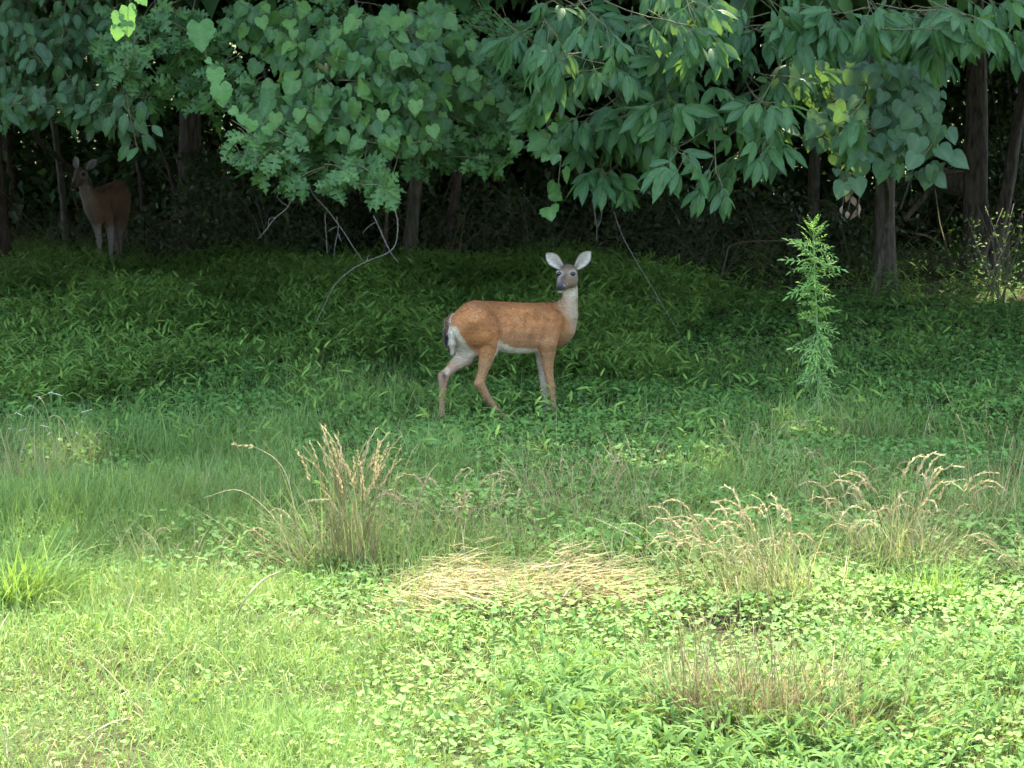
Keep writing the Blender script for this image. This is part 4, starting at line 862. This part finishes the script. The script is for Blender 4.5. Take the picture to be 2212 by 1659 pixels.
    ff = wt('fore_far') * (D[:, gr.index('fore_near')] > .006) * smooth(cy, 960, 1010); C = mixc(C, ff * smooth(-cy, -1440, -1250) * .9, [.62, .52, .38]); C = mixc(C, ff * smooth(cy, 1260, 1400), [.42, .34, .28])
    hn = wt('hind_near') * smooth(cy, 900, 960) * smooth(-cy, -1240, -1150); e = np.interp(cy, [920, 960, 1060, 1150, 1240], [752, 748, 716, 688, 665]); C = mixc(C, hn * smooth(cx - e, -10, 2) * .8, WHITE * .95)
    # neck
    nk = wt('neck') * smooth(-cy, -900, -640); fr = smooth(cx - np.interp(cy, [470, 560, 640, 760, 880], [1250, 1275, 1290, 1330, 1400]), -20, 70)
    C = mixc(C, nk * .55, PALE * .85); C = mixc(C, nk * fr * .75, [.66, .53, .34]); C = mixc(C, smooth(cx - np.interp(cy, [620, 760, 880, 960], [1330, 1345, 1330, 1260]), -30, 50) * smooth(cy, 600, 700) * .5, [.55, .46, .34])
    C = mixc(C, nk * np.exp(-((cx - 1345) / 60) ** 2 - ((cy - 520) / 50) ** 2) * (cy > 455), WHITE * .95)
    # head
    hd = np.clip(wt('head'), 0, 1) * (cy < 540) * (V[:, 1] < 16.16); C = mixc(C, hd, [.34, .22, .12])
    C = mixc(C, hd * smooth(-cy, -345, -300), [.165, .115, .085]); C = mixc(C, hd * smooth(cx, 1345, 1395) * .6, [.40, .31, .19])
    C = mixc(C, hd * np.exp(-((cx - (1288 - (cy - 380) * .22)) / 30) ** 2) * smooth(cy, 355, 385), [.13, .095, .08])
    C = mixc(C, hd * smooth(cx, 1330, 1370) * smooth(cy, 385, 430) * .5, [.42, .34, .24])
    for ex, ey in ((1247, 367), (1361, 367)):
        q = np.hypot((cx - ex) / 1.25, cy - ey); C = mixc(C, hd * np.exp(-((q - 22) / 9) ** 2) * .75, [.52, .47, .41]); C = mixc(C, hd * smooth(-q, -17, -12), [.03, .022, .018])
    C = mixc(C, hd * np.exp(-((cx - 1246) / 10) ** 2 - ((cy - 412) / 24) ** 2) * .8, [.55, .5, .45]); C = mixc(C, hd * np.exp(-((cx - 1356) / 22) ** 2 - ((cy - 398) / 9) ** 2) * .6, [.55, .48, .4])
    mz = np.hypot((cx - 1258) / 1.15, (cy - 480) / 1.0); C = mixc(C, hd * smooth(-mz, -38, -24), [.10, .09, .095]); C = mixc(C, hd * np.exp(-((cx - 1256) / 26) ** 2 - ((cy - 486) / 17) ** 2), BLACK)
    C = mixc(C, hd * np.exp(-((cx - 1287 - (cy - 460) * .6) / 5) ** 2 - ((cy - 462) / 12) ** 2) * .9, [.6, .56, .5]); C = mixc(C, hd * smooth(cy - 500 - .004 * (cx - 1258) ** 2 * 0, 4, 10) * (cx < 1300), WHITE)
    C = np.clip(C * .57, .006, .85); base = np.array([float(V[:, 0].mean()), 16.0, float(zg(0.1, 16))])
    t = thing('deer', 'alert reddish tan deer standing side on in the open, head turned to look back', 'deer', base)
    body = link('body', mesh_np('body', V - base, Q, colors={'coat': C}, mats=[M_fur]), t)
    flow = lambda p: np.stack([np.full(len(p), -.8), np.full(len(p), -.3), np.where(p[:, 2] > .95, -.9, np.where(p[:, 2] < .5, -1.2, -.45))], -1)
    HV, HF, HC = fuzz(V, Q, N, C, flow, 34000, .018, 3)
    link('hair', mesh_np('hair', HV - base, HF, colors={'coat': HC}, mats=[M_fur]), t, kind='stuff')
    for (bx, by, tx_, ty_, dyb, op) in ((1268, 318, 1138, 196, .10, (-.15, -1, .15)), (1388, 322, 1508, 180, .10, (.25, -1, .1))):
        EV, EF, EC = ear_mesh(J(bx, by, dy=dyb), J(tx_, ty_, dy=dyb + .02), np.array(op), .049, .026, [.38, .33, .25], [.11, .08, .06], [.07, .055, .045])
        link('ear', mesh_np('ear', EV - base, EF, colors={'coat': EC}, mats=[M_fur]), t)
    for ex, ey, dy in ((1247, 368, .028), (1361, 368, .0085)):
        EV, EF = ball(J(ex, ey, dy=dy), .0152); link('eye', mesh_np('eye', EV - base, EF, mats=[M_eye]), t)
    # tail: flattened, hanging, dark in the middle with white fringes
    TB = Body(); pl = [J(378, 708, -.0), J(360, 760, -.01), J(352, 840, -.015), J(355, 920, -.015), J(372, 1000, -.01)]; ww = [.022, .04, .046, .040, .014]; lat = norm(np.array([.62, -.78, 0]))
    for i in range(4):
        for k in (-1, 0, 1): TB.cap('tail', pl[i] + lat * k * ww[i] * .62 + np.array([0, 0, -.0]), pl[i + 1] + lat * k * ww[i + 1] * .62, max(.010, ww[i] * .42), max(.008, ww[i + 1] * .42), .03)
    TV, TQ, TN, _, _ = TB.build(.005); tcx, tcy = crop(TV); pcy = [J(378, 708)[2], J(352, 840)[2], J(372, 1000)[2]]
    ctr = np.stack([np.interp(TV[:, 2], [q[2] for q in pl][::-1], [q[i] for q in pl][::-1]) for i in (0, 1)], 1); la = (TV[:, :2] - ctr) @ lat[:2]; wv = np.interp(TV[:, 2], [q[2] for q in pl][::-1], ww[::-1])
    TC = np.tile(np.array([.30, .17, .10]), (len(TV), 1)); TC = mixc(TC, smooth(tcy, 770, 880), [.03, .024, .022]); TC = mixc(TC, smooth(la / wv, .45, .7), WHITE); TC = mixc(TC, smooth(-la / wv, .62, .85), WHITE * .9) * .48
    link('tail', mesh_np('tail', TV - base, TQ, colors={'coat': TC}, mats=[M_fur]), t)
    HV, HF, HC = fuzz(TV, TQ, TN, TC, lambda p: np.tile(np.array([-.1, 0, -1.0]), (len(p), 1)), 2500, .03, 4); link('tail_hair', mesh_np('tail_hair', HV - base, HF, colors={'coat': HC}, mats=[M_fur]), t, kind='stuff')
    for q in ((1230, 1575, -.1), (1154, 1548, .075), (850, 1596, -.1), (298, 1606, .04)):
        c = J(*q); HV, HF = tube([c + [0, 0, .035], c + [.004, -.004, .012], c + [.008, -.008, -.01]], [.022, .026, .03], 9); link('hoof', mesh_np('hoof', HV - base, HF, mats=[M_hoof]), t)
alert_deer()

def shaded_deer():
    YD = 24.6
    def J(cx, cy, dy=0.0): return P(cx / 2.074 / 1.8228, (500 + cy / 2.074) / 1.8228, YD + dy)
    def crop(p):
        px, py = proj(p); return px * 1.8228 * 2.074, (py * 1.8228 - 500) * 2.074
    U = (YD / FPX) / (1.8228 * 2.074)                                # metres per crop pixel
    B = Body()
    # barrel: chest towards us at the left, rump behind at the right
    for c, r in ((J(800, 660, -.05), (.105, .13, .17)), (J(850, 630, .12), (.125, .17, .185)), (J(905, 600, .32), (.14, .17, .185)), (J(955, 570, .50), (.125, .16, .175)), (J(985, 600, .56), (.10, .13, .17)), (J(755, 640, -.12), (.075, .09, .13))):
        B.ell('torso', c, r, k=.09)
    B.chain('neck', [J(765, 640, -.06), J(715, 540, -.14), J(688, 470, -.19), J(668, 400, -.2)], [.11, .082, .063, .055], k=.05)
    B.ell('head', J(660, 372, -.22), (.068, .068, .062), k=.02); B.cap('head', J(652, 388, -.25), J(622, 440, -.31), .056, .042, .03); B.cap('head', J(625, 440, -.31), J(596, 495, -.35), .041, .031, .02); B.cap('head', J(668, 420, -.22), J(630, 470, -.28), .038, .028, .02)
    B.chain('fore', [J(780, 690, -.1), J(790, 800, -.1), J(803, 880, -.1), J(810, 930, -.1), J(815, 1010, -.1), J(820, 1085, -.1)], [.08, .048, .033, .031, .021, .022], k=.04)
    B.chain('fore', [J(870, 700, 0), J(900, 830, .0), J(905, 900, .0), J(907, 940, .0), J(905, 1020, 0), J(908, 1080, 0)], [.08, .046, .033, .03, .02, .022], k=.04)
    B.chain('hind', [J(985, 690, .5), J(985, 800, .5), J(978, 880, .55), J(975, 960, .58), J(980, 1040, .58)], [.1, .06, .038, .026, .022], k=.04)
    B.chain('hind', [J(930, 690, .4), J(940, 800, .4), J(948, 880, .45), J(950, 960, .48), J(955, 1050, .48)], [.1, .055, .036, .025, .022], k=.04)
    V, Q, N, gr, D = B.build(.0085); cx, cy = crop(V); wt = lambda n: np.exp(-np.maximum(D[:, gr.index(n)] - D.min(1), 0) / .015)
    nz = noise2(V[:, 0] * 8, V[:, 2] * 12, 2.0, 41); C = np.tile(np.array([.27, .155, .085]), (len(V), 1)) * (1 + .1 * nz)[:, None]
    C = mixc(C, wt('neck') * smooth(710 + (cy - 500) * .35 - cx, -60, 20) * smooth(cy, 450, 490), [.46, .37, .26]); C = mixc(C, smooth(760 + (cy - 650) * .3 - cx, -60, 30) * smooth(cy, 520, 600) * .6, [.42, .32, .22])
    hd = wt('head') * (V[:, 1] < YD - .12); C = mixc(C, hd, [.24, .17, .12]); C = mixc(C, hd * smooth(-(cx - 600), -30, 0) * smooth(cy, 430, 470), [.05, .045, .045]); C = mixc(C, hd * smooth(cy - 505, 0, 8), WHITE)
    q = np.hypot(cx - 682, cy - 388); C = mixc(C, hd * np.exp(-((q - 26) / 9) ** 2) * .7, [.5, .42, .34]); C = mixc(C, hd * smooth(-q, -20, -14), [.03, .02, .02])
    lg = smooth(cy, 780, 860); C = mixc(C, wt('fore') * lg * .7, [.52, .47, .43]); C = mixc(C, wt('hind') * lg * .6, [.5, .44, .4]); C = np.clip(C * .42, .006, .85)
    base = np.array([*J(880, 900)[:2], 0.0]); t = thing('deer', 'dim brown deer half hidden among the dark trunks at the left', 'deer', base)
    link('body', mesh_np('body', V - base, Q, colors={'coat': C}, mats=[M_fur]), t)
    HV, HF, HC = fuzz(V, Q, N, C, lambda p: np.tile(np.array([.6, .5, -.8]), (len(p), 1)), 12000, .016, 5); link('hair', mesh_np('hair', HV - base, HF, colors={'coat': HC}, mats=[M_fur]), t, kind='stuff')
    for a, b_, op in ((J(712, 345, -.19), J(790, 258, -.12), (-.25, -1, .05)), (J(632, 340, -.2), J(606, 236, -.10), (-.45, -.9, .1))):
        EV, EF, EC = ear_mesh(a, b_, np.array(op), .05, .026, [.28, .25, .23], [.1, .07, .05], [.16, .14, .13]); link('ear', mesh_np('ear', EV - base, EF, colors={'coat': EC}, mats=[M_fur]), t)
    for ex, ey, dy in ((683, 389, -.272), (612, 385, -.26)):
        EV, EF = ball(J(ex, ey, dy), .0135, 10); link('eye', mesh_np('eye', EV - base, EF, mats=[M_eye]), t)
shaded_deer()
# ================================================================== TALL GRASS TUFTS
def stalk_variant(bend, top_bend, head_len, nsp, sp_len, seed, spread=.5):
    r = np.random.default_rng(seed); n = 12; ang = 0; p = np.zeros(3); c = [p.copy()]
    for i in range(n - 1):
        u = (i + 1) / (n - 1); ang = bend * u + top_bend * max(0, (u - .72) / .28) ** 1.3
        p = p + np.array([math.sin(ang), .02 * r.normal(), math.cos(ang)]) / (n - 1); c.append(p.copy())
    c = np.array(c); V, F = tube(c, np.linspace(.0042, .0018, n), 3); tg = norm(np.gradient(c, axis=0)); pos, d, nn, sz = [], [], [], []
    for k in range(nsp):
        u = 1 - head_len * (k + r.random()) / nsp; f = u * (n - 1); i = min(int(f), n - 2); q = c[i] + (c[i + 1] - c[i]) * (f - i)
        a = r.uniform(0, 6.28); o = np.array([.5 + math.cos(a) * .6, math.sin(a), -.15 + r.normal(0, .2)]) * spread
        pos.append(q); d.append(tg[i] * 1.0 + o); nn.append(r.normal(0, 1, 3)); s = sp_len * r.uniform(.7, 1.25) * (.65 + .5 * (1 - u) / head_len); sz.append([s, s * .55, s])
    HV, HF, hr, hm = stamp(T_KITE, np.array(pos), frames(np.array(d), np.array(nn)), np.array(sz))
    return (mesh_np('stalk', V, F, {'rnd': np.full(len(V), r.random()), 'mid': np.zeros(len(V))}, mats=[M_straw]), (HV, HF, hr, hm))
def kit(kind):
    out = []
    for k in range(7):
        if kind == 'nod': sm, h = stalk_variant(rng.uniform(.15, .45), rng.uniform(.9, 1.9), .34, 26, .048, k + 10)
        elif kind == 'upright': sm, h = stalk_variant(rng.uniform(.02, .3), rng.uniform(.05, .5), .30, 24, .042, k + 30, .4)
        elif kind == 'spike': sm, h = stalk_variant(rng.uniform(.02, .3), rng.uniform(.0, .4), .14, 14, .022, k + 50, .3)
        elif kind == 'silver': sm, h = stalk_variant(rng.uniform(.1, .4), rng.uniform(.5, 1.6), .12, 12, .03, k + 70, .35)
        mat = M_silver if kind == 'silver' else M_head
        out.append((sm, mesh_np('seed_head', h[0], h[1], {'rnd': h[2], 'mid': h[3]}, mats=[mat])))
    return out
KIT = {k: kit(k) for k in ('nod', 'upright', 'spike', 'silver')}
def set_m(o, Rm, s, loc):
    m = Matrix.Identity(4)
    for a in range(3):
        for c in range(3): m[a][c] = Rm[a, c] * s
        m[a][3] = loc[a]
    o.matrix_basis = m
def tuft(label, px, py, height, spread, n_stalk, kind, n_blade, blade_len, blade_mat=None, lean=(0, 0), bw=.0042, arch=None, group=None, fan=.35, name='grass_tuft', hvar=(.45, 1.12)):
    n_blade = int(n_blade * (.36 if arch is None and blade_mat is None else 1)); blade_len *= (1.25 if blade_mat is None else 1); arch = arch or (T_BLADE[:3] if kind != 'nod' else T_BLADE[:5]); spread = spread * rng.uniform(1.3, 1.9)
    b = G(px, py); t = thing(name, label, 'grass tuft', b, group); lean = np.array([lean[0], lean[1], 0.0])
    if n_blade:
        off = np.stack([rng.normal(0, .42, n_blade) * spread, rng.normal(0, .3, n_blade) * spread * .8, np.full(n_blade, -.01)], -1)
        out = np.stack([off[:, 0] / spread * .6 + rng.normal(0, .42, n_blade), off[:, 1] / spread * .5 + rng.normal(0, .42, n_blade), np.zeros(n_blade)], -1) + lean * .8
        up = norm(np.array([0, 0, 1.0]) + out * np.where(rng.random(n_blade) < .3, 1.1, .5)[:, None] * fan / .35 + rng.normal(0, .08, (n_blade, 3))); hd = norm(out + rng.normal(0, .1, (n_blade, 3))); x = hd - (hd * up).sum(1, keepdims=True) * up
        L = blade_len * rng.uniform(.5, 1.15, n_blade); w = bw * rng.uniform(.6, 1.3, n_blade)
        V, F, r, m = stamp(arch, off, frames(x, up), np.stack([L, w, L], -1), rnd=np.clip(rng.beta(2, 2, n_blade), 0, 1))
        link('blades', mesh_np('blades', V, F, {'rnd': r, 'mid': m}, mats=[blade_mat or M_tuft]), t, kind='stuff')
    for k in range(int(n_stalk * (1.5 if kind in ('nod', 'upright') else 1.2))):
        sm, hm = KIT[kind][rng.integers(0, 7)]; off = np.array([rng.normal(0, .4) * spread, rng.normal(0, .3) * spread * .8, -.01])
        dirv = np.array([off[0] / spread * .7 + rng.normal(0, .5), off[1] / spread * .5 + rng.normal(0, .4), 0]) + lean * rng.uniform(.3, 1.5)
        up = norm(np.array([0, 0, 1.0]) + dirv * fan + rng.normal(0, .05, 3)); x = dirv + np.array([1e-3, 0, 0]); x = norm(x - (x @ up) * up); y = np.cross(up, x)
        s = height * rng.uniform(*hvar); o = link('stalk', sm, t); set_m(o, np.stack([x, y, up], 1), s, off)
        if rng.random() < .7 or kind == 'silver': link('seed_head', hm, o)
    return t
tuft('tall straw coloured grass tuft fanning up left of the flattened straw', 765, 1235, .72, .14, 54, 'upright', 480, .5, lean=(-.05, -.1), fan=.15)
tuft('arching green and tan tuft leaning left beside the tallest straw one', 665, 1228, .52, .17, 12, 'nod', 520, .54, lean=(-.7, -.1), fan=.5)
tuft('loose dry tuft with nodding heads behind the flattened straw', 965, 1195, .54, .13, 24, 'nod', 260, .36, lean=(-.2, 0))
tuft('short dry tuft with pale curled heads above the straw mat', 1090, 1195, .40, .12, 18, 'nod', 160, .26)
tuft('thin upright seed stems below the deer\'s front hooves', 1235, 1150, .48, .15, 26, 'upright', 170, .28)
tuft('sparse tall seed stems between the deer and the dry clump at the right', 1365, 1125, .48, .12, 22, 'upright', 150, .26, lean=(-.05, 0))
tuft('slim stems with small heads near the straw mat\'s right end', 1455, 1185, .42, .1, 8, 'spike', 150, .3)
tuft('big dry tuft whose heads all nod to the left', 1650, 1300, .62, .25, 58, 'nod', 1300, .42, lean=(-.45, -.1), fan=.36)
tuft('brown upright tuft with curled heads below the tall weed', 1935, 1225, .66, .2, 46, 'nod', 1000, .44, lean=(.02, 0), fan=.28)
tuft('tall thin greenish stems at the right edge below the wood', 2125, 1140, .78, .17, 24, 'spike', 360, .42, lean=(-.05, 0), fan=.18)
tuft('arched dry heads reaching in from the right edge', 2215, 1260, .42, .16, 14, 'nod', 320, .36, lean=(-.8, 0), fan=.5)
tuft('pale silver headed tuft at the left edge below the stiltgrass', 55, 1060, .66, .2, 13, 'silver', 640, .44, lean=(.15, 0), fan=.3)
tuft('sparse silver heads right of the left edge tuft', 165, 1010, .5, .16, 8, 'silver', 260, .34)
tuft('bright lush green broad bladed clump glowing at the left edge', 45, 1310, .5, .16, 0, 'nod', 330, .5, M_lush, lean=(.25, 0), bw=.011, fan=.38)
tuft('long arching green blades bending right beside the glowing clump', 75, 1275, .5, .08, 0, 'nod', 46, .62, M_lush, lean=(1.0, .1), bw=.008, fan=.7, arch=T_ARCH[2:])
tuft('yellow green broad bladed clump among dry stems at the right', 2010, 1310, .5, .13, 5, 'spike', 240, .32, M_lush, bw=.009, fan=.4)
tuft('bunch of dry upright straws in the sunlit lower right', 1720, 1600, .58, .34, 60, 'spike', 420, .44, M_straw, lean=(.12, 0), fan=.3, bw=.006)
tuft('dark thin stems standing in the sunlit lower grass', 1492, 1605, .60, .07, 20, 'spike', 130, .46, M_drystem, fan=.15, bw=.006)
tuft('dry wispy stems left of the lower right straws', 1590, 1585, .54, .2, 26, 'spike', 330, .42, M_drystem, fan=.25, bw=.006)
tuft('low wispy tuft in the shade left of centre', 430, 1110, .34, .2, 8, 'spike', 330, .32, fan=.4)
tuft('faint tan tuft beside the shaded hollow', 330, 1230, .32, .2, 5, 'nod', 330, .32, fan=.5)
tuft('few tall seed stems in the mid grass behind the nodding tuft', 1790, 1090, .5, .2, 9, 'nod', 200, .4, fan=.5)
tuft('wispy arched stems right of the deer near the weed\'s foot', 1620, 1020, .42, .16, 8, 'nod', 200, .36, fan=.4)
tuft('fine grassy tuft at the foot of the tall weed', 1860, 960, .36, .2, 7, 'spike', 320, .34, fan=.3)
tuft('tuft of fine stems between the hooves and the left grass', 870, 1130, .45, .14, 14, 'spike', 120, .3, fan=.3)
tuft('wiry tuft below the forked stem in the shade', 1140, 1090, .44, .14, 14, 'spike', 130, .3, fan=.3)
# long single arches
def arch_stem(label, pix, r=.0026, mat=None, head=0):
    c = np.array([P(*q) for q in pix]); c[0] = G(*pix[0][:2]); base = c[0].copy(); t = thing('bent_straw', label, 'grass stalk', base)
    cc = spline(c - base, 16); link('stem', mesh_np('stem', *tube(cc, np.linspace(r, r * .45, 16), 4), mats=[mat or M_straw_s]), t)
    if head:
        k = rng.uniform(.72, 1, 16); i = (k * 15).astype(int).clip(0, 14); d = norm(cc[i + 1] - cc[i]) + rng.normal(0, .25, (16, 3)); s = head * rng.uniform(.7, 1.2, 16)
        V, F, rr, m = stamp(T_KITE, cc[i], frames(d, rng.normal(0, 1, (16, 3))), np.stack([s, s * .5, s], -1)); link('seed_head', mesh_np('seed_head', V, F, {'rnd': rr, 'mid': m}, mats=[M_head]), t)
M_straw_s = bark_mat('dry stem', (.34, .28, .15), (.52, .45, .28), scale=(20, 20, 20))
arch_stem('long pale arched stem at the left edge of the shaded hollow', [(505, 1345, 9.9), (530, 1295, 9.95), (565, 1255, 10.0), (605, 1234, 10.0)], .0055)
arch_stem('arched stem bowing left over the shaded hollow', [(640, 1235, 11.5), (600, 1130, 11.5), (520, 1060, 11.4), (440, 1075, 11.3)])
arch_stem('higher arched stem sweeping over the shaded grass', [(655, 1220, 11.6), (620, 1030, 11.6), (560, 970, 11.5), (500, 960, 11.4)], head=.03)
arch_stem('low arched stem with a pale tip left of the straw tuft', [(660, 1225, 11.5), (640, 1120, 11.4), (660, 1085, 11.3), (710, 1078, 11.2)], .003, head=.03)
arch_stem('straight dry stem leaning from the straw mat toward the right', [(1420, 1210, 11.6), (1380, 1165, 11.7), (1330, 1140, 11.8), (1285, 1120, 11.9)], .0045)
arch_stem('dark stem slanting up from the straw mat', [(1225, 1300, 10.9), (1240, 1255, 10.9), (1262, 1215, 10.9)], .003)
arch_stem('pale bent dry grass stem low at the bottom left', [(185, 1600, 8.72), (215, 1575, 8.75), (250, 1558, 8.8), (280, 1552, 8.82)], .004, head=.03)
arch_stem('pale upright straw at the bottom edge left of centre', [(240, 1650, 8.55), (241, 1625, 8.5), (242, 1598, 8.5)], .004)
arch_stem('pale upright straw in the bottom left corner', [(18, 1656, 8.5), (13, 1610, 8.5), (8, 1572, 8.5)], .005)
arch_stem('thick pale straw leaning right in the lower right dry bunch', [(1655, 1600, 8.9), (1690, 1550, 8.9), (1715, 1515, 8.9), (1735, 1490, 8.9)], .0055)
arch_stem('dry straw slanting down toward the bottom edge', [(1600, 1650, 8.55), (1612, 1605, 8.6), (1628, 1560, 8.7)], .0045)
# flattened straw mat
def straw_mat():
    n = 3300; px = np.concatenate([rng.normal(980, 95, n // 3), rng.normal(1120, 105, n // 3), rng.normal(1260, 95, n - 2 * (n // 3))]); side = px < 1110 + rng.normal(0, 90, n)
    py = np.where(side, 1292, 1286) + rng.normal(0, 27, n) + .00012 * (px - 1110) ** 2; pos = G(px, py); pos[:, 2] += .06 + rng.random(n) * .12 * np.exp(-((px - np.where(side, 985, 1235)) / 110) ** 2)
    ang = np.where(side, rng.normal(.10, .30, n), rng.normal(.38, .24, n)) + .35 * noise2(px / 60, py / 25, 1.0, 61); d = np.stack([np.cos(ang), np.sin(ang) * .9, rng.normal(.26, .14, n)], -1); d[rng.random(n) < .35] *= -1
    L = rng.uniform(.12, .34, n); up = np.array([0, -.2, 1.0]) + rng.normal(0, .25, (n, 3)); M = frames(d, up); M2 = np.stack([-M[:, :, 2], M[:, :, 1], M[:, :, 0]], -1)
    V, F, r, m = stamp(T_BLADE[1:6], pos, M2, np.stack([L, rng.uniform(.003, .0065, n), L], -1))
    link('straw', mesh_np('straw', V, F, {'rnd': r, 'mid': m}, mats=[M_straw]), kind='stuff', label='flattened mat of bleached straw in the sun at centre', category='straw')
straw_mat()
# thin scattered stems through the mid grass
def loose_stems():
    n = 4200; px = rng.uniform(-40, 2250, n); py = rng.uniform(880, 1640, n); w = (.12 + smooth(px, 480, 700) * smooth(py, 960, 1060) * smooth(-py, -1330, -1240)) * np.clip(.7 + .6 * noise2(px / 100, py / 60, 1.2, 77), .1, 1); kk = rng.random(n) < w; px = px[kk]; py = py[kk]; n = len(px); b = G(px, py); a = rng.uniform(0, 6.28, n); up = np.array([0, 0, 1.0]) + rng.normal(0, .22, (n, 3)); hd = np.stack([np.cos(a), np.sin(a), np.zeros(n)], -1); up = norm(up)
    L = rng.uniform(.18, .48, n); V, F, r, m = stamp(T_ARCH[:4], b, frames(hd - (hd * up).sum(1, keepdims=True) * up, up), np.stack([L, np.full(n, .0042), L], -1))
    link('loose_stems', mesh_np('loose_stems', V, F, {'rnd': r, 'mid': m}, mats=[M_tuft]), kind='stuff', label='thin scattered grass stems through the ground cover', category='grass')
loose_stems()

# ================================================================== TALL WEED
def pinnate(seed, lobes=6, wide=1.0):
    r = np.random.default_rng(seed); V = []; F = []
    z = lambda x: -.22 * x * x
    def quad(a, b, w0, w1, zz=.0):
        a, b = np.array(a, float), np.array(b, float); d = b - a; s = np.array([-d[1], d[0]]) / max(np.hypot(*d), 1e-6); m = (a + b) / 2; o = len(V)
        V.extend([(a[0], a[1], z(a[0]) + zz), (m[0] + s[0] * w0, m[1] + s[1] * w0, z(m[0]) + zz + .02), (b[0], b[1], z(b[0]) + zz - .02), (m[0] - s[0] * w0, m[1] - s[1] * w0, z(m[0]) + zz + .02)])
        F.extend([(o, o + 2, o + 1), (o, o + 3, o + 2)])
    for i in range(4): quad((i * .25, 0), (i * .25 + .27, 0), .032 + .008 * (i == 3), 0)
    for k in range(lobes):
        x = .18 + .62 * k / lobes + r.uniform(-.02, .02); L = (.34 - .2 * abs(k / lobes - .35)) * wide
        for s in (1, -1):
            if r.random() < .06: continue
            e = (x + L * r.uniform(.5, .95), s * L * r.uniform(.5, .95)); quad((x, 0), e, .026, 0)
            if L > .3: quad((x + (e[0] - x) * .45, e[1] * .45), (x + (e[0] - x) * .45 + L * .4, e[1] * .6), .018, 0)
    return np.array(V), np.array(F), np.zeros(len(V))
def weed():
    b = G(1765, 905); H = 1.42; t = thing('tall_weed', 'tall bright green weed with jagged feathery leaves standing alone before the dark wood', 'weed', b)
    top = P(1756, 486, b[1]) - b; mid = P(1762, 640, b[1]) - b; c = spline([np.array([0, 0, -.03]), P(1768, 780, b[1]) - b, mid, top], 16)
    link('stem', mesh_np('stem', *(lambda VF: (VF[0], VF[1], {'rnd': np.full(len(VF[0]), .5), 'mid': np.zeros(len(VF[0]))}))(tube(c, np.linspace(.011, .004, 16), 7)), mats=[M_weedstem]), t)
    fresh = [mesh_np('leaf', *(lambda q: (q[0], q[1], {'mid': q[2]}))(pinnate(k, 4, .72)), mats=[M_weed]) for k in range(6)]
    old = [mesh_np('leaf', *(lambda q: (q[0], q[1], {'mid': q[2]}))(pinnate(k + 20, 4, .7)), mats=[M_weedold]) for k in range(5)]
    n = 160
    for k in range(n):
        u = ((k + .5) / n) ** .85; f = u * 15; i = min(int(f), 14); p = c[i] + (c[i + 1] - c[i]) * (f - i); a = k * 2.4 + rng.normal(0, .35)
        if u > .92: el = rng.uniform(.6, 1.35); L = .10 + .9 * (1 - u)
        elif u > .5: el = rng.normal(.25, .38); L = rng.uniform(.12, .215)
        else: el = rng.normal(-.55, .45); L = rng.uniform(.14, .27)
        d = np.array([math.cos(a) * math.cos(el), math.sin(a) * math.cos(el), math.sin(el)]); nn = np.array([0, -.5, 1.0]) + rng.normal(0, .45, 3)
        if abs(el) > .9: nn = np.array([math.cos(a), math.sin(a), .2]) * -1 + rng.normal(0, .3, 3)
        is_old = u < .55 and rng.random() < (.75 - u); M = frames(d[None], nn[None])[0]
        o = link('leaf', (old if is_old else fresh)[rng.integers(0, 5)], t); set_m(o, M, L, p)
    for (px, py, ex, ey) in ((1758, 565, 1835, 578), (1752, 570, 1686, 552), (1750, 545, 1698, 508), (1764, 540, 1812, 552), (1760, 610, 1690, 640), (1756, 620, 1702, 628)):
        p = P(px, py, b[1]) - b; e = P(ex, ey, b[1] - .05) - b; o = link('leaf', fresh[rng.integers(0, 6)], t); set_m(o, frames((e - p)[None], np.array([[0, -.7, .7]]))[0], np.linalg.norm(e - p), p)
weed()
